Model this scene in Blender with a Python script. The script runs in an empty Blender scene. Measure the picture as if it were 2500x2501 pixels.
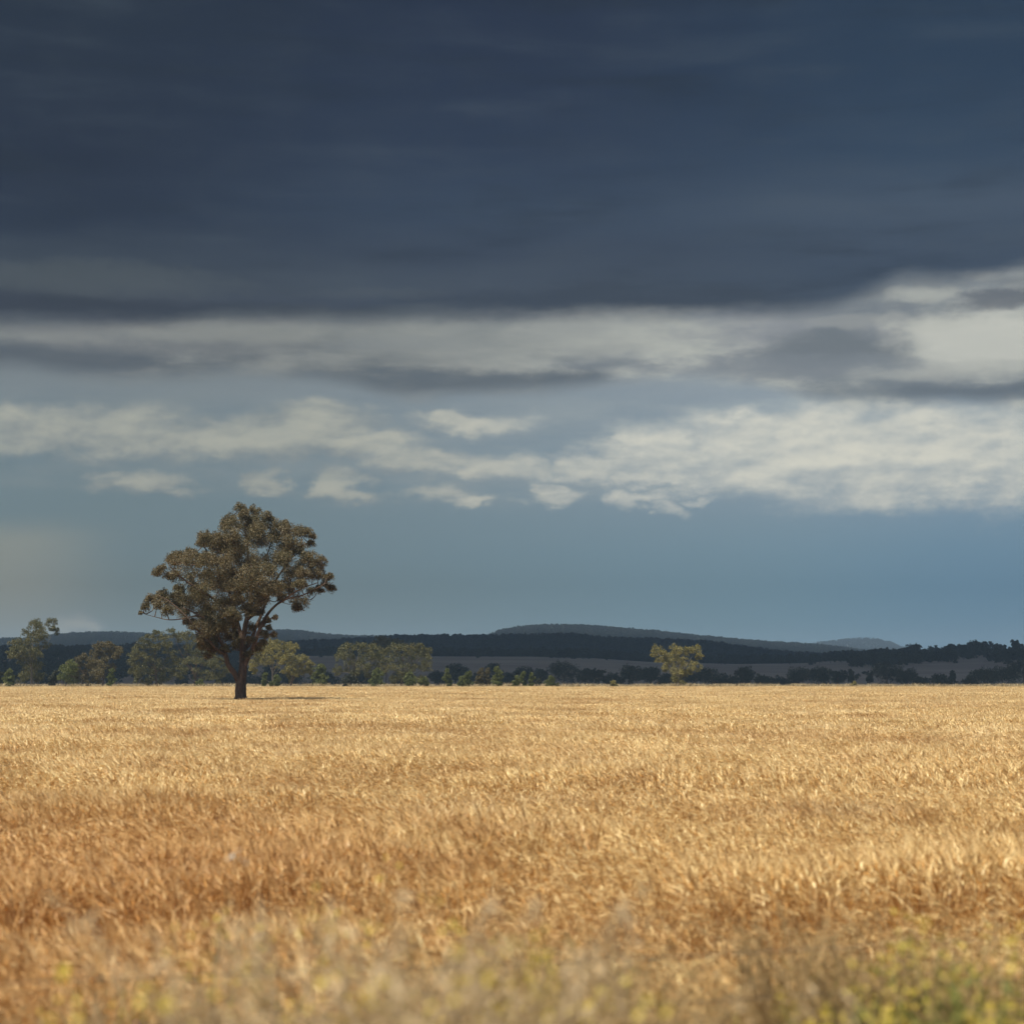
import bpy, math, random
import numpy as np
from mathutils import noise as mnoise, Vector

# ------------------------------------------------------------------ camera, world, sun, exposure
S = bpy.context.scene
COL = S.collection
R = math.radians
FPX, CX, CY, HOR = 5000.0, 1250.0, 1250.5, 1655.0        # lens in photo pixels, centre, eye-level row
PITCH = math.atan((HOR - CY) / FPX)
CAMZ = 2.5
cp_, sp_ = math.cos(PITCH), math.sin(PITCH)
cam = bpy.data.cameras.new('camera')
cam.sensor_fit = 'HORIZONTAL'; cam.sensor_width = 36.0
cam.lens = 36.0 * FPX / 2500.0
cam.clip_start = 0.1; cam.clip_end = 60000
cam.dof.use_dof = True; cam.dof.focus_distance = 150.0; cam.dof.aperture_fstop = 2.2
co = bpy.data.objects.new('camera', cam); COL.objects.link(co)
co.location = (0, 0, CAMZ); co.rotation_euler = (math.pi/2 + PITCH, 0, 0)
S.camera = co

SUN_EL, SUN_AZ = R(65), R(-130)        # azimuth clockwise from +Y: high, from behind the viewer's left shoulder
sv = Vector((math.sin(SUN_AZ)*math.cos(SUN_EL), math.cos(SUN_AZ)*math.cos(SUN_EL), math.sin(SUN_EL)))
sl = bpy.data.lights.new('sun', 'SUN'); sl.energy = 5.0; sl.angle = R(0.5); sl.color = (1.0, 0.93, 0.77)
so = bpy.data.objects.new('sun', sl); COL.objects.link(so)
so.rotation_euler = sv.to_track_quat('Z', 'Y').to_euler()
S.view_settings.view_transform = 'Standard'; S.view_settings.look = 'None'
S.view_settings.exposure = 0.35; S.view_settings.gamma = 1.0
S.cycles.volume_bounces = 0; S.cycles.max_bounces = 6; S.cycles.transparent_max_bounces = 8
S.cycles.use_denoising = True
S.cycles.use_adaptive_sampling = True; S.cycles.adaptive_threshold = 0.02; S.cycles.adaptive_min_samples = 24

def ray(X, Y):
    a, b = (X - CX)/FPX, (CY - Y)/FPX
    return np.array([a, cp_ - b*sp_, sp_ + b*cp_])
def place(X, Y, d):
    v = ray(X, Y); t = d/v[1]
    return float(t*v[0]), d, float(CAMZ + t*v[2])
LK = 1.0
def lin(*c):                     # display colour -> light, at this exposure
    return tuple(LK*2**-0.35*((v/255)/12.92 if v/255 <= 0.04045 else ((v/255 + 0.055)/1.055)**2.4) for v in c)

class E:                       # tiny expression builder over Math nodes
    nt = None
    def __init__(s, v): s.v = v
    @staticmethod
    def _n(op, *a, clamp=False):
        n = E.nt.nodes.new('ShaderNodeMath'); n.operation = op; n.use_clamp = clamp
        for i, x in enumerate(a):
            x = x.v if isinstance(x, E) else x
            if isinstance(x, (int, float)): n.inputs[i].default_value = x
            else: E.nt.links.new(x, n.inputs[i])
        return E(n.outputs[0])
    def __add__(s, o): return E._n('ADD', s, o)
    __radd__ = __add__
    def __sub__(s, o): return E._n('SUBTRACT', s, o)
    def __rsub__(s, o): return E._n('SUBTRACT', o, s)
    def __mul__(s, o): return E._n('MULTIPLY', s, o)
    __rmul__ = __mul__
    def __truediv__(s, o): return E._n('DIVIDE', s, o)
    def mx(s, o): return E._n('MAXIMUM', s, o)
def sstep(x, a, b):
    n = E.nt.nodes.new('ShaderNodeMapRange'); n.interpolation_type = 'SMOOTHSTEP'
    E.nt.links.new(x.v, n.inputs['Value'])
    n.inputs['From Min'].default_value = a; n.inputs['From Max'].default_value = b
    return E(n.outputs['Result'])
def comb(x, y, z=0.0):
    n = E.nt.nodes.new('ShaderNodeCombineXYZ')
    for i, k in enumerate((x, y, z)):
        if isinstance(k, E): E.nt.links.new(k.v, n.inputs[i])
        else: n.inputs[i].default_value = k
    return n.outputs[0]
def noise(vec, scale, detail=4, rough=0.5, dist=0.0, out='Fac'):
    n = E.nt.nodes.new('ShaderNodeTexNoise')
    if vec is not None: E.nt.links.new(vec, n.inputs['Vector'])
    n.inputs['Scale'].default_value = scale; n.inputs['Detail'].default_value = detail
    n.inputs['Roughness'].default_value = rough; n.inputs['Distortion'].default_value = dist
    return E(n.outputs[0]) if out == 'Fac' else n.outputs[1]
def cmix(f, a, b):
    n = E.nt.nodes.new('ShaderNodeMix'); n.data_type = 'RGBA'
    for x, i in ((f, 0), (a, 6), (b, 7)):
        x = x.v if isinstance(x, E) else x
        if isinstance(x, (int, float)): n.inputs[i].default_value = x
        elif isinstance(x, tuple): n.inputs[i].default_value = (*x[:3], 1)
        else: E.nt.links.new(x, n.inputs[i])
    return n.outputs[2]
def ramp(f, stops, interp='LINEAR'):
    n = E.nt.nodes.new('ShaderNodeValToRGB'); n.color_ramp.interpolation = interp
    el = n.color_ramp.elements
    while len(el) < len(stops): el.new(1.0)
    for e, (p, c) in zip(el, stops): e.position = p; e.color = (*c[:3], 1)
    E.nt.links.new(f.v if isinstance(f, E) else f, n.inputs[0])
    return n.outputs[0]
def curve(f, pts):            # value curve over 0..1
    n = E.nt.nodes.new('ShaderNodeFloatCurve'); c = n.mapping.curves[0]
    pts = sorted(pts)
    c.points[0].location = pts[0]; c.points[1].location = pts[-1]
    for p in pts[1:-1]: c.points.new(*p)
    for p in c.points: p.handle_type = 'AUTO'
    n.mapping.update()
    E.nt.links.new(f.v, n.inputs['Value'])
    return E(n.outputs[0])

# the sky is laid out in world azimuth / elevation (degrees)
K = 2500/1931.0
def azel(x, y):                # from a spot of the 1931-pixel view of the photograph
    v = ray(x*K, y*K)
    return math.degrees(math.atan2(v[0], v[1])), math.degrees(math.atan2(v[2], math.hypot(v[0], v[1])))
W = bpy.data.worlds.new("World"); S.world = W; W.use_nodes = True
nt = W.node_tree; nt.nodes.clear(); E.nt = nt
tc = nt.nodes.new('ShaderNodeTexCoord')
sep = nt.nodes.new('ShaderNodeSeparateXYZ'); nt.links.new(tc.outputs['Generated'], sep.inputs[0])
dx, dy, dz = E(sep.outputs[0]), E(sep.outputs[1]), E(sep.outputs[2])
az = E._n('ARCTAN2', dx, dy) * (180/math.pi)
hz = E._n('SQRT', dx*dx + dy*dy)
el = E._n('ARCTAN2', dz, hz) * (180/math.pi)
U0, U1, VS = -17.0, 17.0, 20.0
u = (az - U0)/(U1 - U0)
def edge(pts):
    q = []
    for x, y in pts:
        a, e = azel(x, y); q.append(((a - U0)/(U1 - U0), e/VS))
    return curve(u, q) * VS
p1 = comb(az*0.22, el*0.9, 3.1)
w1 = noise(p1, 1.0, 6, 0.55) - 0.5                    # long wind-drawn streaks
p2 = comb(az*0.6, el*1.2, 7.7)
w2 = noise(p2, 1.0, 9, 0.6) - 0.5                # billows
p2b = comb(az*0.6 + 0.08, el*1.2 - 0.22, 7.7)
w2b = noise(p2b, 1.0, 4, 0.5) - 0.5
w2c = noise(p2, 1.0, 4, 0.5) - 0.5
w3 = noise(comb(az*0.35, el*1.6, 12.0), 1.0, 5, 0.5) - 0.5
relief = (w2b - w2c)                                   # lit upper-left sides of the billows
elw = el + w1*0.5 + w2*0.22
azw = az + w3*0.5 + w2*0.35
w4 = noise(comb(az*2.0, el*3.4, 31.0), 1.0, 7, 0.62) - 0.5
wv = noise(comb(az*0.75, el*1.3, 50.0), 1.0, 5, 0.55, out='Color')
wvs = nt.nodes.new('ShaderNodeSeparateColor'); nt.links.new(wv, wvs.inputs[0])
azc = az + (E(wvs.outputs[0]) - 0.5)*2.6 + w4*0.25
elc = el + (E(wvs.outputs[1]) - 0.5)*0.95 + w4*0.16
right = sstep(az, -12, 13)
left = 1.0 - sstep(az, -14, -6)
def V(y): return azel(965, y)[1]/VS
def vramp(lst, f): return ramp(f, sorted((max(0, V(y)), lin(*c)) for y, c in lst))
fv = elw/VS
clearL = vramp([(1278,(134,142,133)),(1180,(126,139,136)),(1050,(119,136,140)),(930,(114,132,138)),(850,(113,130,138)),(740,(122,132,137)),(640,(124,130,132))], fv)
clearR = vramp([(1278,(116,146,158)),(1180,(114,147,162)),(1050,(122,150,165)),(930,(136,155,168)),(850,(140,157,169)),(740,(144,157,167)),(640,(150,158,162))], fv)
col = cmix(right, clearL, clearR)
# pale haze standing low at the left
hzm = (1.0 - sstep(azw, azel(150,1100)[0]-2.2, azel(150,1100)[0]+1.8)) * (1.0 - sstep(elw, azel(60,1010)[1]-0.25, azel(60,985)[1]+0.35))
col = cmix(hzm*0.75, col, lin(152,154,143))
# blue patch low on the right
bl = sstep(az, 6, 14) * (1.0 - sstep(el, 2.5, 7.0))
col = cmix(bl*0.4, col, lin(98,135,165))
# cumulus band: one density field out of soft blobs and broken by the billow noise
blobs = [(0,815,90,45),(90,815,130,42),(230,815,150,50),(380,825,140,42),(520,820,150,48),(600,795,110,42),(690,838,120,30),(800,868,150,26),(950,885,160,24),
 (900,800,125,22),(850,792,60,18),
 (1130,880,130,30),(1080,868,70,20),(1250,850,130,50),(1380,850,150,75),(1430,800,80,30),(1500,860,170,85),(1560,790,120,45),(1650,860,170,85),(1700,800,130,45),(1800,860,170,85),(1931,850,180,90),(2080,850,160,80),
 (1180,830,60,18),(1200,895,150,22),
 (270,912,90,24),(205,897,40,12),(340,930,60,14),(503,910,34,28),(640,910,60,34),(600,915,30,20),(680,935,40,14),(800,930,90,17),(880,940,80,12),(1060,940,50,18),(1040,925,26,18),(1190,940,45,20),(1262,958,36,20),(1230,935,60,16),(1320,945,40,10),
 (140,1180,48,26),(95,1190,40,18)]
F = None
for x, y, rx, ry in blobs:
    a, e = azel(x, y); sa = rx*K/FPX*57.3; se = ry*K/FPX*57.3
    ga = (azc - a)*(0.8/sa); ge = (elc - e)*(0.8/se)
    g = E._n('EXPONENT', (ga*ga + ge*ge)*-1.0)*min(1.0, 0.66 + ry/110)
    F = g if F is None else F.mx(g)
def vor(vec, scale, sm=0.5):
    n = nt.nodes.new('ShaderNodeTexVoronoi'); n.feature = 'SMOOTH_F1'; nt.links.new(vec, n.inputs['Vector'])
    n.inputs['Scale'].default_value = scale; n.inputs['Smoothness'].default_value = sm
    return E(n.outputs['Distance'])
azp = az + (E(wvs.outputs[0]) - 0.5)*1.1 + w4*0.30; elp = el + (E(wvs.outputs[1]) - 0.5)*0.55 + w4*0.16
q1 = comb(azp, elp*1.7, 2.0); q2 = comb(azp + 0.10, elp*1.7 - 0.22, 2.0)
v1 = vor(q1, 0.62, 0.7); v1b = vor(q2, 0.62, 0.7)
puff = (0.42 - v1)*0.9
lit = v1b - v1
dens = F*1.25 + puff*0.30 + w2*0.70 + w3*0.45 + w4*0.30
mc = sstep(dens, 0.30, 1.0)*(0.74 + sstep(w3 + w2*0.5, -0.3, 0.1)*0.26)
veil = sstep(elw, azel(965,985)[1], azel(965,890)[1])*(1.0 - sstep(elw, azel(965,800)[1], azel(965,700)[1]))*sstep(w3*1.2 + w1, -0.35, 0.35)
col = cmix(veil*0.5, col, cmix(right, lin(140,148,148), lin(176,184,184)))
cumL = cmix(sstep(relief*1.5 + lit*0.7 + dens*0.46 + w4*0.30, -0.05, 0.85), lin(130,139,141), lin(178,178,165))
cumR = cmix(sstep(relief*1.5 + lit*0.7 + dens*0.46 + w4*0.30, -0.05, 0.85), lin(162,172,176), lin(224,221,205))
col = cmix(mc*0.93, col, cmix(sstep(az,-7,6), cumL, cumR))
# grey middle deck
gb = edge([(-200,690),(0,686),(150,706),(320,706),(420,698),(560,700),(650,715),(750,742),(900,738),(1100,728),(1230,706),(1330,705),(1450,722),(1550,748),(1700,757),(1931,758),(2150,760)])
w6 = noise(comb(az*0.13 + el*0.03, el*0.95, 61.0), 1.0, 5, 0.52, 0.4) - 0.5
w7 = noise(comb(az*0.28, el*1.1, 71.0), 1.0, 8, 0.62) - 0.5
dg = (elw - gb) + w7*0.5
mg = sstep(dg, -0.36, 0.30)
gcolL = cmix(sstep(w7*1.2 + w6*0.8 + w2*0.3, -0.25, 0.3), lin(98,105,110), lin(138,141,138))
gcolR = cmix(sstep(w7*1.2 + w6*0.5 + w2*0.6 + relief*0.8, -0.25, 0.3), lin(126,133,138), lin(184,186,178))
gcol = cmix(sstep(az, -4, 5), gcolL, gcolR)
def patch(col, x, y, rx, ry, c, k=1.0, hard=0.5, warp=1.0):
    hard = min(0.98, hard*1.5); k *= 0.92
    a, e = azel(x, y); sa = rx*K/FPX*57.3; se = ry*K/FPX*57.3
    ga = (azc - a)*(1/sa); ge = (elc*0.6 + el*0.4 - e)*(1/se)
    r = ga*ga + ge*ge + w2*1.7 + w7*2.2 + w4*0.8
    m = (1.0 - sstep(r, 1.0 - hard, 1.0 + hard))*k
    return cmix(m, col, lin(*c))
gcol = patch(gcol, 60, 675, 340, 34, (82,90,99), 0.9, 0.8)
gcol = patch(gcol, 300, 640, 260, 30, (124,126,126), 0.5, 0.9)
gcol = patch(gcol, 880, 722, 260, 24, (92,101,109), 0.95, 0.7)
gcol = patch(gcol, 780, 650, 140, 14, (118,124,128), 0.6, 0.9)
gcol = patch(gcol, 420, 625, 200, 22, (146,148,142), 0.6, 0.9)
gcol = patch(gcol, 940, 640, 260, 36, (152,155,150), 0.55, 0.9)
gcol = patch(gcol, 1160, 628, 170, 30, (166,168,162), 0.5, 0.9)
gcol = patch(gcol, 1260, 645, 90, 26, (178,180,172), 0.6, 0.9)
gcol = patch(gcol, 1440, 690, 190, 20, (134,139,144), 0.8, 0.8)
gcol = patch(gcol, 1540, 622, 210, 50, (138,142,147), 0.8, 0.9)
gcol = patch(gcol, 1650, 612, 90, 40, (124,130,136), 0.7, 0.9)
gcol = patch(gcol, 1590, 655, 130, 32, (106,114,120), 0.9, 0.9)
gcol = patch(gcol, 1500, 672, 120, 16, (112,119,125), 0.7, 0.9)
gcol = patch(gcol, 1850, 640, 150, 60, (204,204,193), 0.85, 0.7)
gcol = patch(gcol, 1490, 694, 240, 24, (124,131,137), 0.85, 0.8)
gcol = patch(gcol, 1745, 605, 70, 16, (188,189,180), 0.8, 0.8)
gcol = patch(gcol, 1640, 560, 190, 42, (112,120,127), 0.85, 0.7)
gcol = patch(gcol, 1740, 552, 60, 14, (178,180,172), 0.8, 0.8)
gcol = patch(gcol, 1600, 605, 90, 12, (160,162,158), 0.5, 0.8)
gcol = patch(gcol, 1740, 735, 260, 26, (114,123,130), 0.9, 0.7)
gcol = patch(gcol, 1860, 742, 190, 18, (98,108,117), 0.85, 0.7)
gcol = patch(gcol, 1850, 700, 190, 16, (172,174,168), 0.6, 0.7)
col = cmix(mg, col, gcol)
# storm deck
LK = 0.62
db = edge([(-200,602),(0,606),(150,611),(300,614),(430,602),(560,599),(700,597),(790,592),(850,596),(920,600),(1100,597),(1300,594),(1450,590),(1560,578),(1640,552),(1710,530),(1780,532),(1860,522),(1931,512),(2150,508)])
dd = el + w1*0.30 + w7*0.75 + w2*0.35 + w4*0.10 - db
md = sstep(dd, -0.34, 0.42)
sf = (el + w1*0.9)/VS
stL = vramp([(600,(72,78,95)),(550,(77,85,97)),(500,(66,76,92)),(440,(43,54,77)),(330,(34,44,69)),(200,(34,45,69)),(60,(30,42,65)),(-200,(26,36,57))], sf)
stM = vramp([(600,(77,87,106)),(540,(81,92,109)),(480,(68,80,101)),(400,(63,79,104)),(280,(47,62,90)),(150,(38,52,81)),(0,(32,45,75)),(-200,(28,40,67))], sf)
stR = vramp([(600,(84,97,116)),(540,(75,90,112)),(480,(75,90,112)),(400,(81,97,119)),(300,(57,78,105)),(150,(41,64,93)),(0,(40,62,90)),(-200,(34,54,80))], sf)
st = cmix(sstep(az, -13, 0), stL, stM); st = cmix(sstep(az, 0, 12), st, stR)
st = cmix(sstep(w3*0.8 + w2*0.7, -0.1, 0.5)*0.22, st, lin(88,98,108))
st = cmix(sstep(w3*-1.0 + w1*-0.7, 0.02, 0.4)*0.22, st, lin(34,44,62))
st = cmix(sstep(w6 + w7*0.6, -0.02, 0.40)*0.24, st, lin(98,110,122))
st = cmix(sstep(w6*-1.0 + w7*-0.6, -0.02, 0.34)*0.45, st, lin(28,38,54))
st = patch(st, 150, 525, 260, 32, (100,108,114), 0.6, 0.9)
st = patch(st, 720, 555, 130, 10, (96,104,114), 0.5, 0.9)
st = patch(st, 300, 585, 460, 18, (62,69,82), 0.7, 0.8)
st = patch(st, 1150, 570, 380, 24, (70,80,96), 0.8, 0.7)
st = patch(st, 1890, 562, 90, 22, (112,119,130), 0.9, 0.6)
col = cmix(md, col, st)
col = patch(col, 1880, 566, 80, 18, (116,122,132), 0.85, 0.6)
col = patch(col, 1930, 530, 50, 14, (150,155,158), 0.6, 0.8)
# beyond the photographed part of the sky: overcast above, broken blue daylight behind the viewer
sky = nt.nodes.new('ShaderNodeTexSky'); sky.sky_type = 'NISHITA'; sky.sun_disc = False
sky.sun_elevation = SUN_EL; sky.sun_rotation = SUN_AZ
skm = nt.nodes.new('ShaderNodeMix'); skm.data_type = 'RGBA'; skm.blend_type = 'MULTIPLY'
skm.inputs[0].default_value = 1.0; nt.links.new(sky.outputs[0], skm.inputs[6])
skm.inputs[7].default_value = (0.085, 0.085, 0.085, 1)
front = sstep(dy, -0.1, 0.75) * (1.0 - sstep(dz, 0.55, 0.95)*0.5)
col = cmix(front, skm.outputs[2], col)
bg = nt.nodes.new('ShaderNodeBackground'); nt.links.new(col, bg.inputs[0]); bg.inputs[1].default_value = 1.0
wo = nt.nodes.new('ShaderNodeOutputWorld'); nt.links.new(bg.outputs[0], wo.inputs[0])
W.cycles.sampling_method = 'MANUAL'; W.cycles.sample_map_resolution = 512

# ------------------------------------------------------------------ helpers
rng = np.random.default_rng(7)
def tag(o, label=None, cat=None, group=None, kind=None):
    for k, v in (('label', label), ('category', cat), ('group', group), ('kind', kind)):
        if v: o[k] = v
    return o
def empty(name, loc, rz=0.0):
    o = bpy.data.objects.new(name, None); COL.objects.link(o)
    o.location = loc; o.rotation_euler = (0, 0, rz); o.empty_display_size = 0.3
    return o
class Soup:                     # vertices, quads and triangles, float attributes per vertex
    def __init__(s): s.v, s.q, s.t, s.a, s.n = [], [], [], {}, 0
    def add(s, v, q=None, t=None, **attr):
        v = np.asarray(v, float).reshape(-1, 3)
        if q is not None and len(q): s.q.append(np.asarray(q, int).reshape(-1, 4) + s.n)
        if t is not None and len(t): s.t.append(np.asarray(t, int).reshape(-1, 3) + s.n)
        for k, x in attr.items():
            s.a.setdefault(k, []).append((s.n, np.broadcast_to(np.asarray(x, float), (len(v),)).copy()))
        s.v.append(v); s.n += len(v)
    def merge(s, o):
        base = s.n
        s.v += o.v; s.q += [q + base for q in o.q]; s.t += [t + base for t in o.t]
        for k, l in o.a.items(): s.a.setdefault(k, []).extend((i + base, x) for i, x in l)
        s.n += o.n
    def mesh(s, name, mat=None, smooth=False):
        me = bpy.data.meshes.new(name)
        V_ = np.concatenate(s.v) if s.v else np.zeros((0, 3))
        Q = np.concatenate(s.q) if s.q else np.zeros((0, 4), int)
        T = np.concatenate(s.t) if s.t else np.zeros((0, 3), int)
        me.vertices.add(len(V_)); me.vertices.foreach_set('co', V_.astype(np.float32).ravel())
        nl = Q.size + T.size
        me.loops.add(nl); me.loops.foreach_set('vertex_index', np.concatenate([Q.ravel(), T.ravel()]).astype(np.int32))
        me.polygons.add(len(Q) + len(T))
        st = np.concatenate([np.arange(len(Q))*4, Q.size + np.arange(len(T))*3]).astype(np.int32)
        me.polygons.foreach_set('loop_start', st)
        if smooth: me.polygons.foreach_set('use_smooth', np.ones(len(st), bool))
        for k, l in s.a.items():
            arr = np.zeros(len(V_), np.float32)
            for i, x in l: arr[i:i+len(x)] = x
            me.attributes.new(k, 'FLOAT', 'POINT').data.foreach_set('value', arr)
        me.update(calc_edges=True)
        if mat: me.materials.append(mat)
        return me
    def obj(s, name, mat, parent=None, smooth=False):
        o = bpy.data.objects.new(name, s.mesh(name, mat, smooth)); COL.objects.link(o)
        if parent: o.parent = parent
        return o
def unit(a): return a/np.maximum(np.linalg.norm(a, axis=-1, keepdims=True), 1e-9)
def tube(s, pts, rad, sides=7, smoothn=3, wob=0.0, **attr):
    pts = np.asarray(pts, float); rad = np.asarray(rad, float)
    n = len(pts)
    if smoothn > 1 and n > 2:
        P = np.vstack([2*pts[0]-pts[1], pts, 2*pts[-1]-pts[-2]]); out, ro = [], []
        for i in range(n-1):
            for k in range(smoothn):
                t = k/smoothn
                a, b, c, d = P[i:i+4]
                out.append(0.5*((2*b)+(-a+c)*t+(2*a-5*b+4*c-d)*t*t+(-a+3*b-3*c+d)*t**3)); ro.append(rad[i]*(1-t)+rad[i+1]*t)
        out.append(pts[-1]); ro.append(rad[-1]); pts, rad = np.array(out), np.array(ro); n = len(pts)
    tn = unit(np.gradient(pts, axis=0))
    ref = np.array([0.0, 1.0, 0.0]) if abs(tn[:, 1]).max() < 0.9 else np.array([1.0, 0.2, 0.0])
    a = unit(np.cross(tn, ref)); b = np.cross(tn, a)
    th = np.arange(sides)/sides*2*np.pi
    rr = rad[:, None]*(1 + wob*rng.normal(size=(n, sides)))
    v = pts[:, None, :] + rr[..., None]*(np.cos(th)[None, :, None]*a[:, None, :] + np.sin(th)[None, :, None]*b[:, None, :])
    i, j = np.meshgrid(np.arange(n-1), np.arange(sides), indexing='ij'); j2 = (j+1) % sides
    q = np.stack([i*sides+j, i*sides+j2, (i+1)*sides+j2, (i+1)*sides+j], -1).reshape(-1, 4)
    v = np.vstack([v.reshape(-1, 3), pts[-1:]])
    t = [(n*sides, (n-1)*sides+k, (n-1)*sides+(k+1) % sides) for k in range(sides)]
    s.add(v, q, t, **attr)
def leaves(s, c, L, Wd, droop=0.7, **attr):      # narrow four-cornered leaves
    c = np.asarray(c, float); n = len(c)
    d = rng.normal(size=(n, 3)); d[:, 2] -= droop*1.6; d = unit(d)
    sd = unit(np.cross(d, rng.normal(size=(n, 3))))
    L = L*rng.uniform(0.6, 1.25, (n, 1)); w = Wd*rng.uniform(0.7, 1.2, (n, 1))
    v = np.stack([c - d*L*.5, c + sd*w*.5 - d*L*.05, c + d*L*.5, c - sd*w*.5 - d*L*.05], 1).reshape(-1, 3)
    rnd = np.repeat(rng.uniform(size=n), 4)
    at = {k: (np.repeat(x, 4) if np.ndim(x) else x) for k, x in attr.items()}
    s.add(v, np.arange(4*n).reshape(-1, 4), rnd=rnd, **at)
def ball(n, up=0.0):
    v = rng.normal(size=(n, 3)); v[:, 2] += up; return unit(v)

def mat(name, build, rough=0.8, transl=0.0, spec=0.2):
    m = bpy.data.materials.new(name); m.use_nodes = True; t = m.node_tree; t.nodes.clear(); E.nt = t
    out = t.nodes.new('ShaderNodeOutputMaterial'); p = t.nodes.new('ShaderNodeBsdfPrincipled')
    p.inputs['Roughness'].default_value = rough; p.inputs['Specular IOR Level'].default_value = spec
    c = build(t, p); t.links.new(c, p.inputs['Base Color'])
    if transl > 0:
        tr = t.nodes.new('ShaderNodeBsdfTranslucent'); t.links.new(c, tr.inputs[0])
        mx = t.nodes.new('ShaderNodeMixShader'); mx.inputs[0].default_value = transl
        t.links.new(p.outputs[0], mx.inputs[1]); t.links.new(tr.outputs[0], mx.inputs[2]); t.links.new(mx.outputs[0], out.inputs[0])
    else: t.links.new(p.outputs[0], out.inputs[0])
    return m
def attr(name):
    n = E.nt.nodes.new('ShaderNodeAttribute'); n.attribute_name = name; return E(n.outputs['Fac'])
def pos():
    return E.nt.nodes.new('ShaderNodeNewGeometry').outputs['Position']
def leafmat(name, c1, c2, c3, scale=0.6, transl=0.3, c4=None):
    def b(t, p):
        n = noise(pos(), scale, 3, 0.6)
        c = cmix(sstep(n, 0.38, 0.62), c1, c2)
        c = cmix(sstep(noise(pos(), scale*6, 2, 0.5), 0.5, 0.7)*0.5, c, tuple(v*0.55 for v in c1))
        return cmix(sstep(attr('rnd'), 0.55, 1.0)*0.8, c, c3)
    return mat(name, b, 0.55, transl, 0.35)
M = {}
M['gum'] = leafmat('gum_leaf', (0.095,0.082,0.036), (0.14,0.108,0.052), (0.34,0.27,0.155), 0.5, 0.22)
M['olive'] = leafmat('olive_leaf', (0.078,0.082,0.028), (0.115,0.108,0.040), (0.22,0.19,0.085), 0.35)
M['yellow'] = leafmat('yellow_olive_leaf', (0.15,0.135,0.042), (0.22,0.19,0.06), (0.33,0.28,0.10), 0.35)
M['brown'] = leafmat('brown_olive_leaf', (0.095,0.080,0.035), (0.13,0.105,0.045), (0.21,0.165,0.08), 0.35)
M['green'] = leafmat('green_leaf', (0.085,0.105,0.028), (0.13,0.145,0.042), (0.20,0.21,0.07), 0.4)
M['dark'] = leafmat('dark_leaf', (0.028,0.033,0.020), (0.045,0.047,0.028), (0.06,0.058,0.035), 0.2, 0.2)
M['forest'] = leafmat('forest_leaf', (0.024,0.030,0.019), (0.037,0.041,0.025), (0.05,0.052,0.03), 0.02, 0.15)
def barkb(t, p):
    z = E.nt.nodes.new('ShaderNodeMapping'); z.inputs['Scale'].default_value = (6, 6, 1.2); E.nt.links.new(pos(), z.inputs[0])
    n = noise(z.outputs[0], 1.6, 6, 0.7)
    bp = E.nt.nodes.new('ShaderNodeBump'); bp.inputs['Strength'].default_value = 0.8; bp.inputs['Distance'].default_value = 0.05
    E.nt.links.new(n.v, bp.inputs['Height']); E.nt.links.new(bp.outputs[0], p.inputs['Normal'])
    c = cmix(sstep(n, 0.3, 0.7), (0.045,0.032,0.024), (0.125,0.088,0.064))
    return cmix(attr('smoothbark')*sstep(noise(pos(), 0.9, 4), 0.35, 0.6), c, (0.19,0.12,0.085))
M['bark'] = mat('bark', barkb, 0.9)
M['palebark'] = mat('pale_bark', lambda t, p: cmix(noise(pos(), 1.5, 4), (0.10,0.08,0.065), (0.25,0.215,0.18)), 0.9)

# ------------------------------------------------------------------ terrain
def prof(pts):
    xs = np.array([a for a, _ in pts], float); ys = np.array([b for _, b in pts], float)
    return lambda X: np.interp(X, xs, ys)
P1000 = prof([(-2000,1648),(700,1648),(1200,1645),(1700,1648),(4000,1648)])
P1500 = prof([(-2000,1606),(600,1606),(740,1606),(1100,1608),(1300,1608),(1450,1611),(1600,1622),(1800,1627),(1960,1627),(2060,1620),(2200,1616),(2350,1613),(2500,1611),(4000,1605)])
P1700 = prof([(-2000,1600),(400,1600),(740,1602),(1300,1604),(1450,1608),(1600,1618),(1800,1622),(1960,1620),(2050,1611),(2150,1606),(2300,1602),(2400,1600),(2500,1599),(4000,1590)])
P2500 = prof([(-2000,1608),(0,1606),(230,1604),(380,1600),(560,1598),(700,1590),(830,1585),(990,1575),(1180,1574),(1300,1572),(1400,1571),(1480,1579),(1560,1581),(1640,1585),(1720,1588),(1800,1600),(1900,1613),(2000,1620),(2100,1626),(4000,1626)])
P5000 = prof([(-2000,1590),(-400,1584),(0,1571),(60,1572),(122,1566),(150,1561),(200,1558),(260,1556),(320,1558),(400,1563),(560,1562),(657,1553),(700,1552),(740,1554),(800,1562),(850,1566),(1000,1568),(1150,1570),(1190,1565),(1215,1554),(1260,1545),(1320,1540),(1400,1539),(1480,1544),(1600,1554),(1700,1565),(1800,1574),(1900,1581),(2000,1587),(2060,1594),(2150,1608),(2300,1622),(4000,1628)])
P8000 = prof([(-2000,1640),(1850,1640),(1900,1606),(1950,1585),(2000,1577),(2060,1570),(2100,1567),(2140,1569),(2170,1577),(2200,1589),(2240,1602),(2300,1616),(2400,1640),(4000,1640)])
def shellz(P, d, X):
    Y = P(X); b = (CY - Y)/FPX
    return CAMZ + d*(sp_ + b*cp_)/(cp_ - b*sp_)
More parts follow.
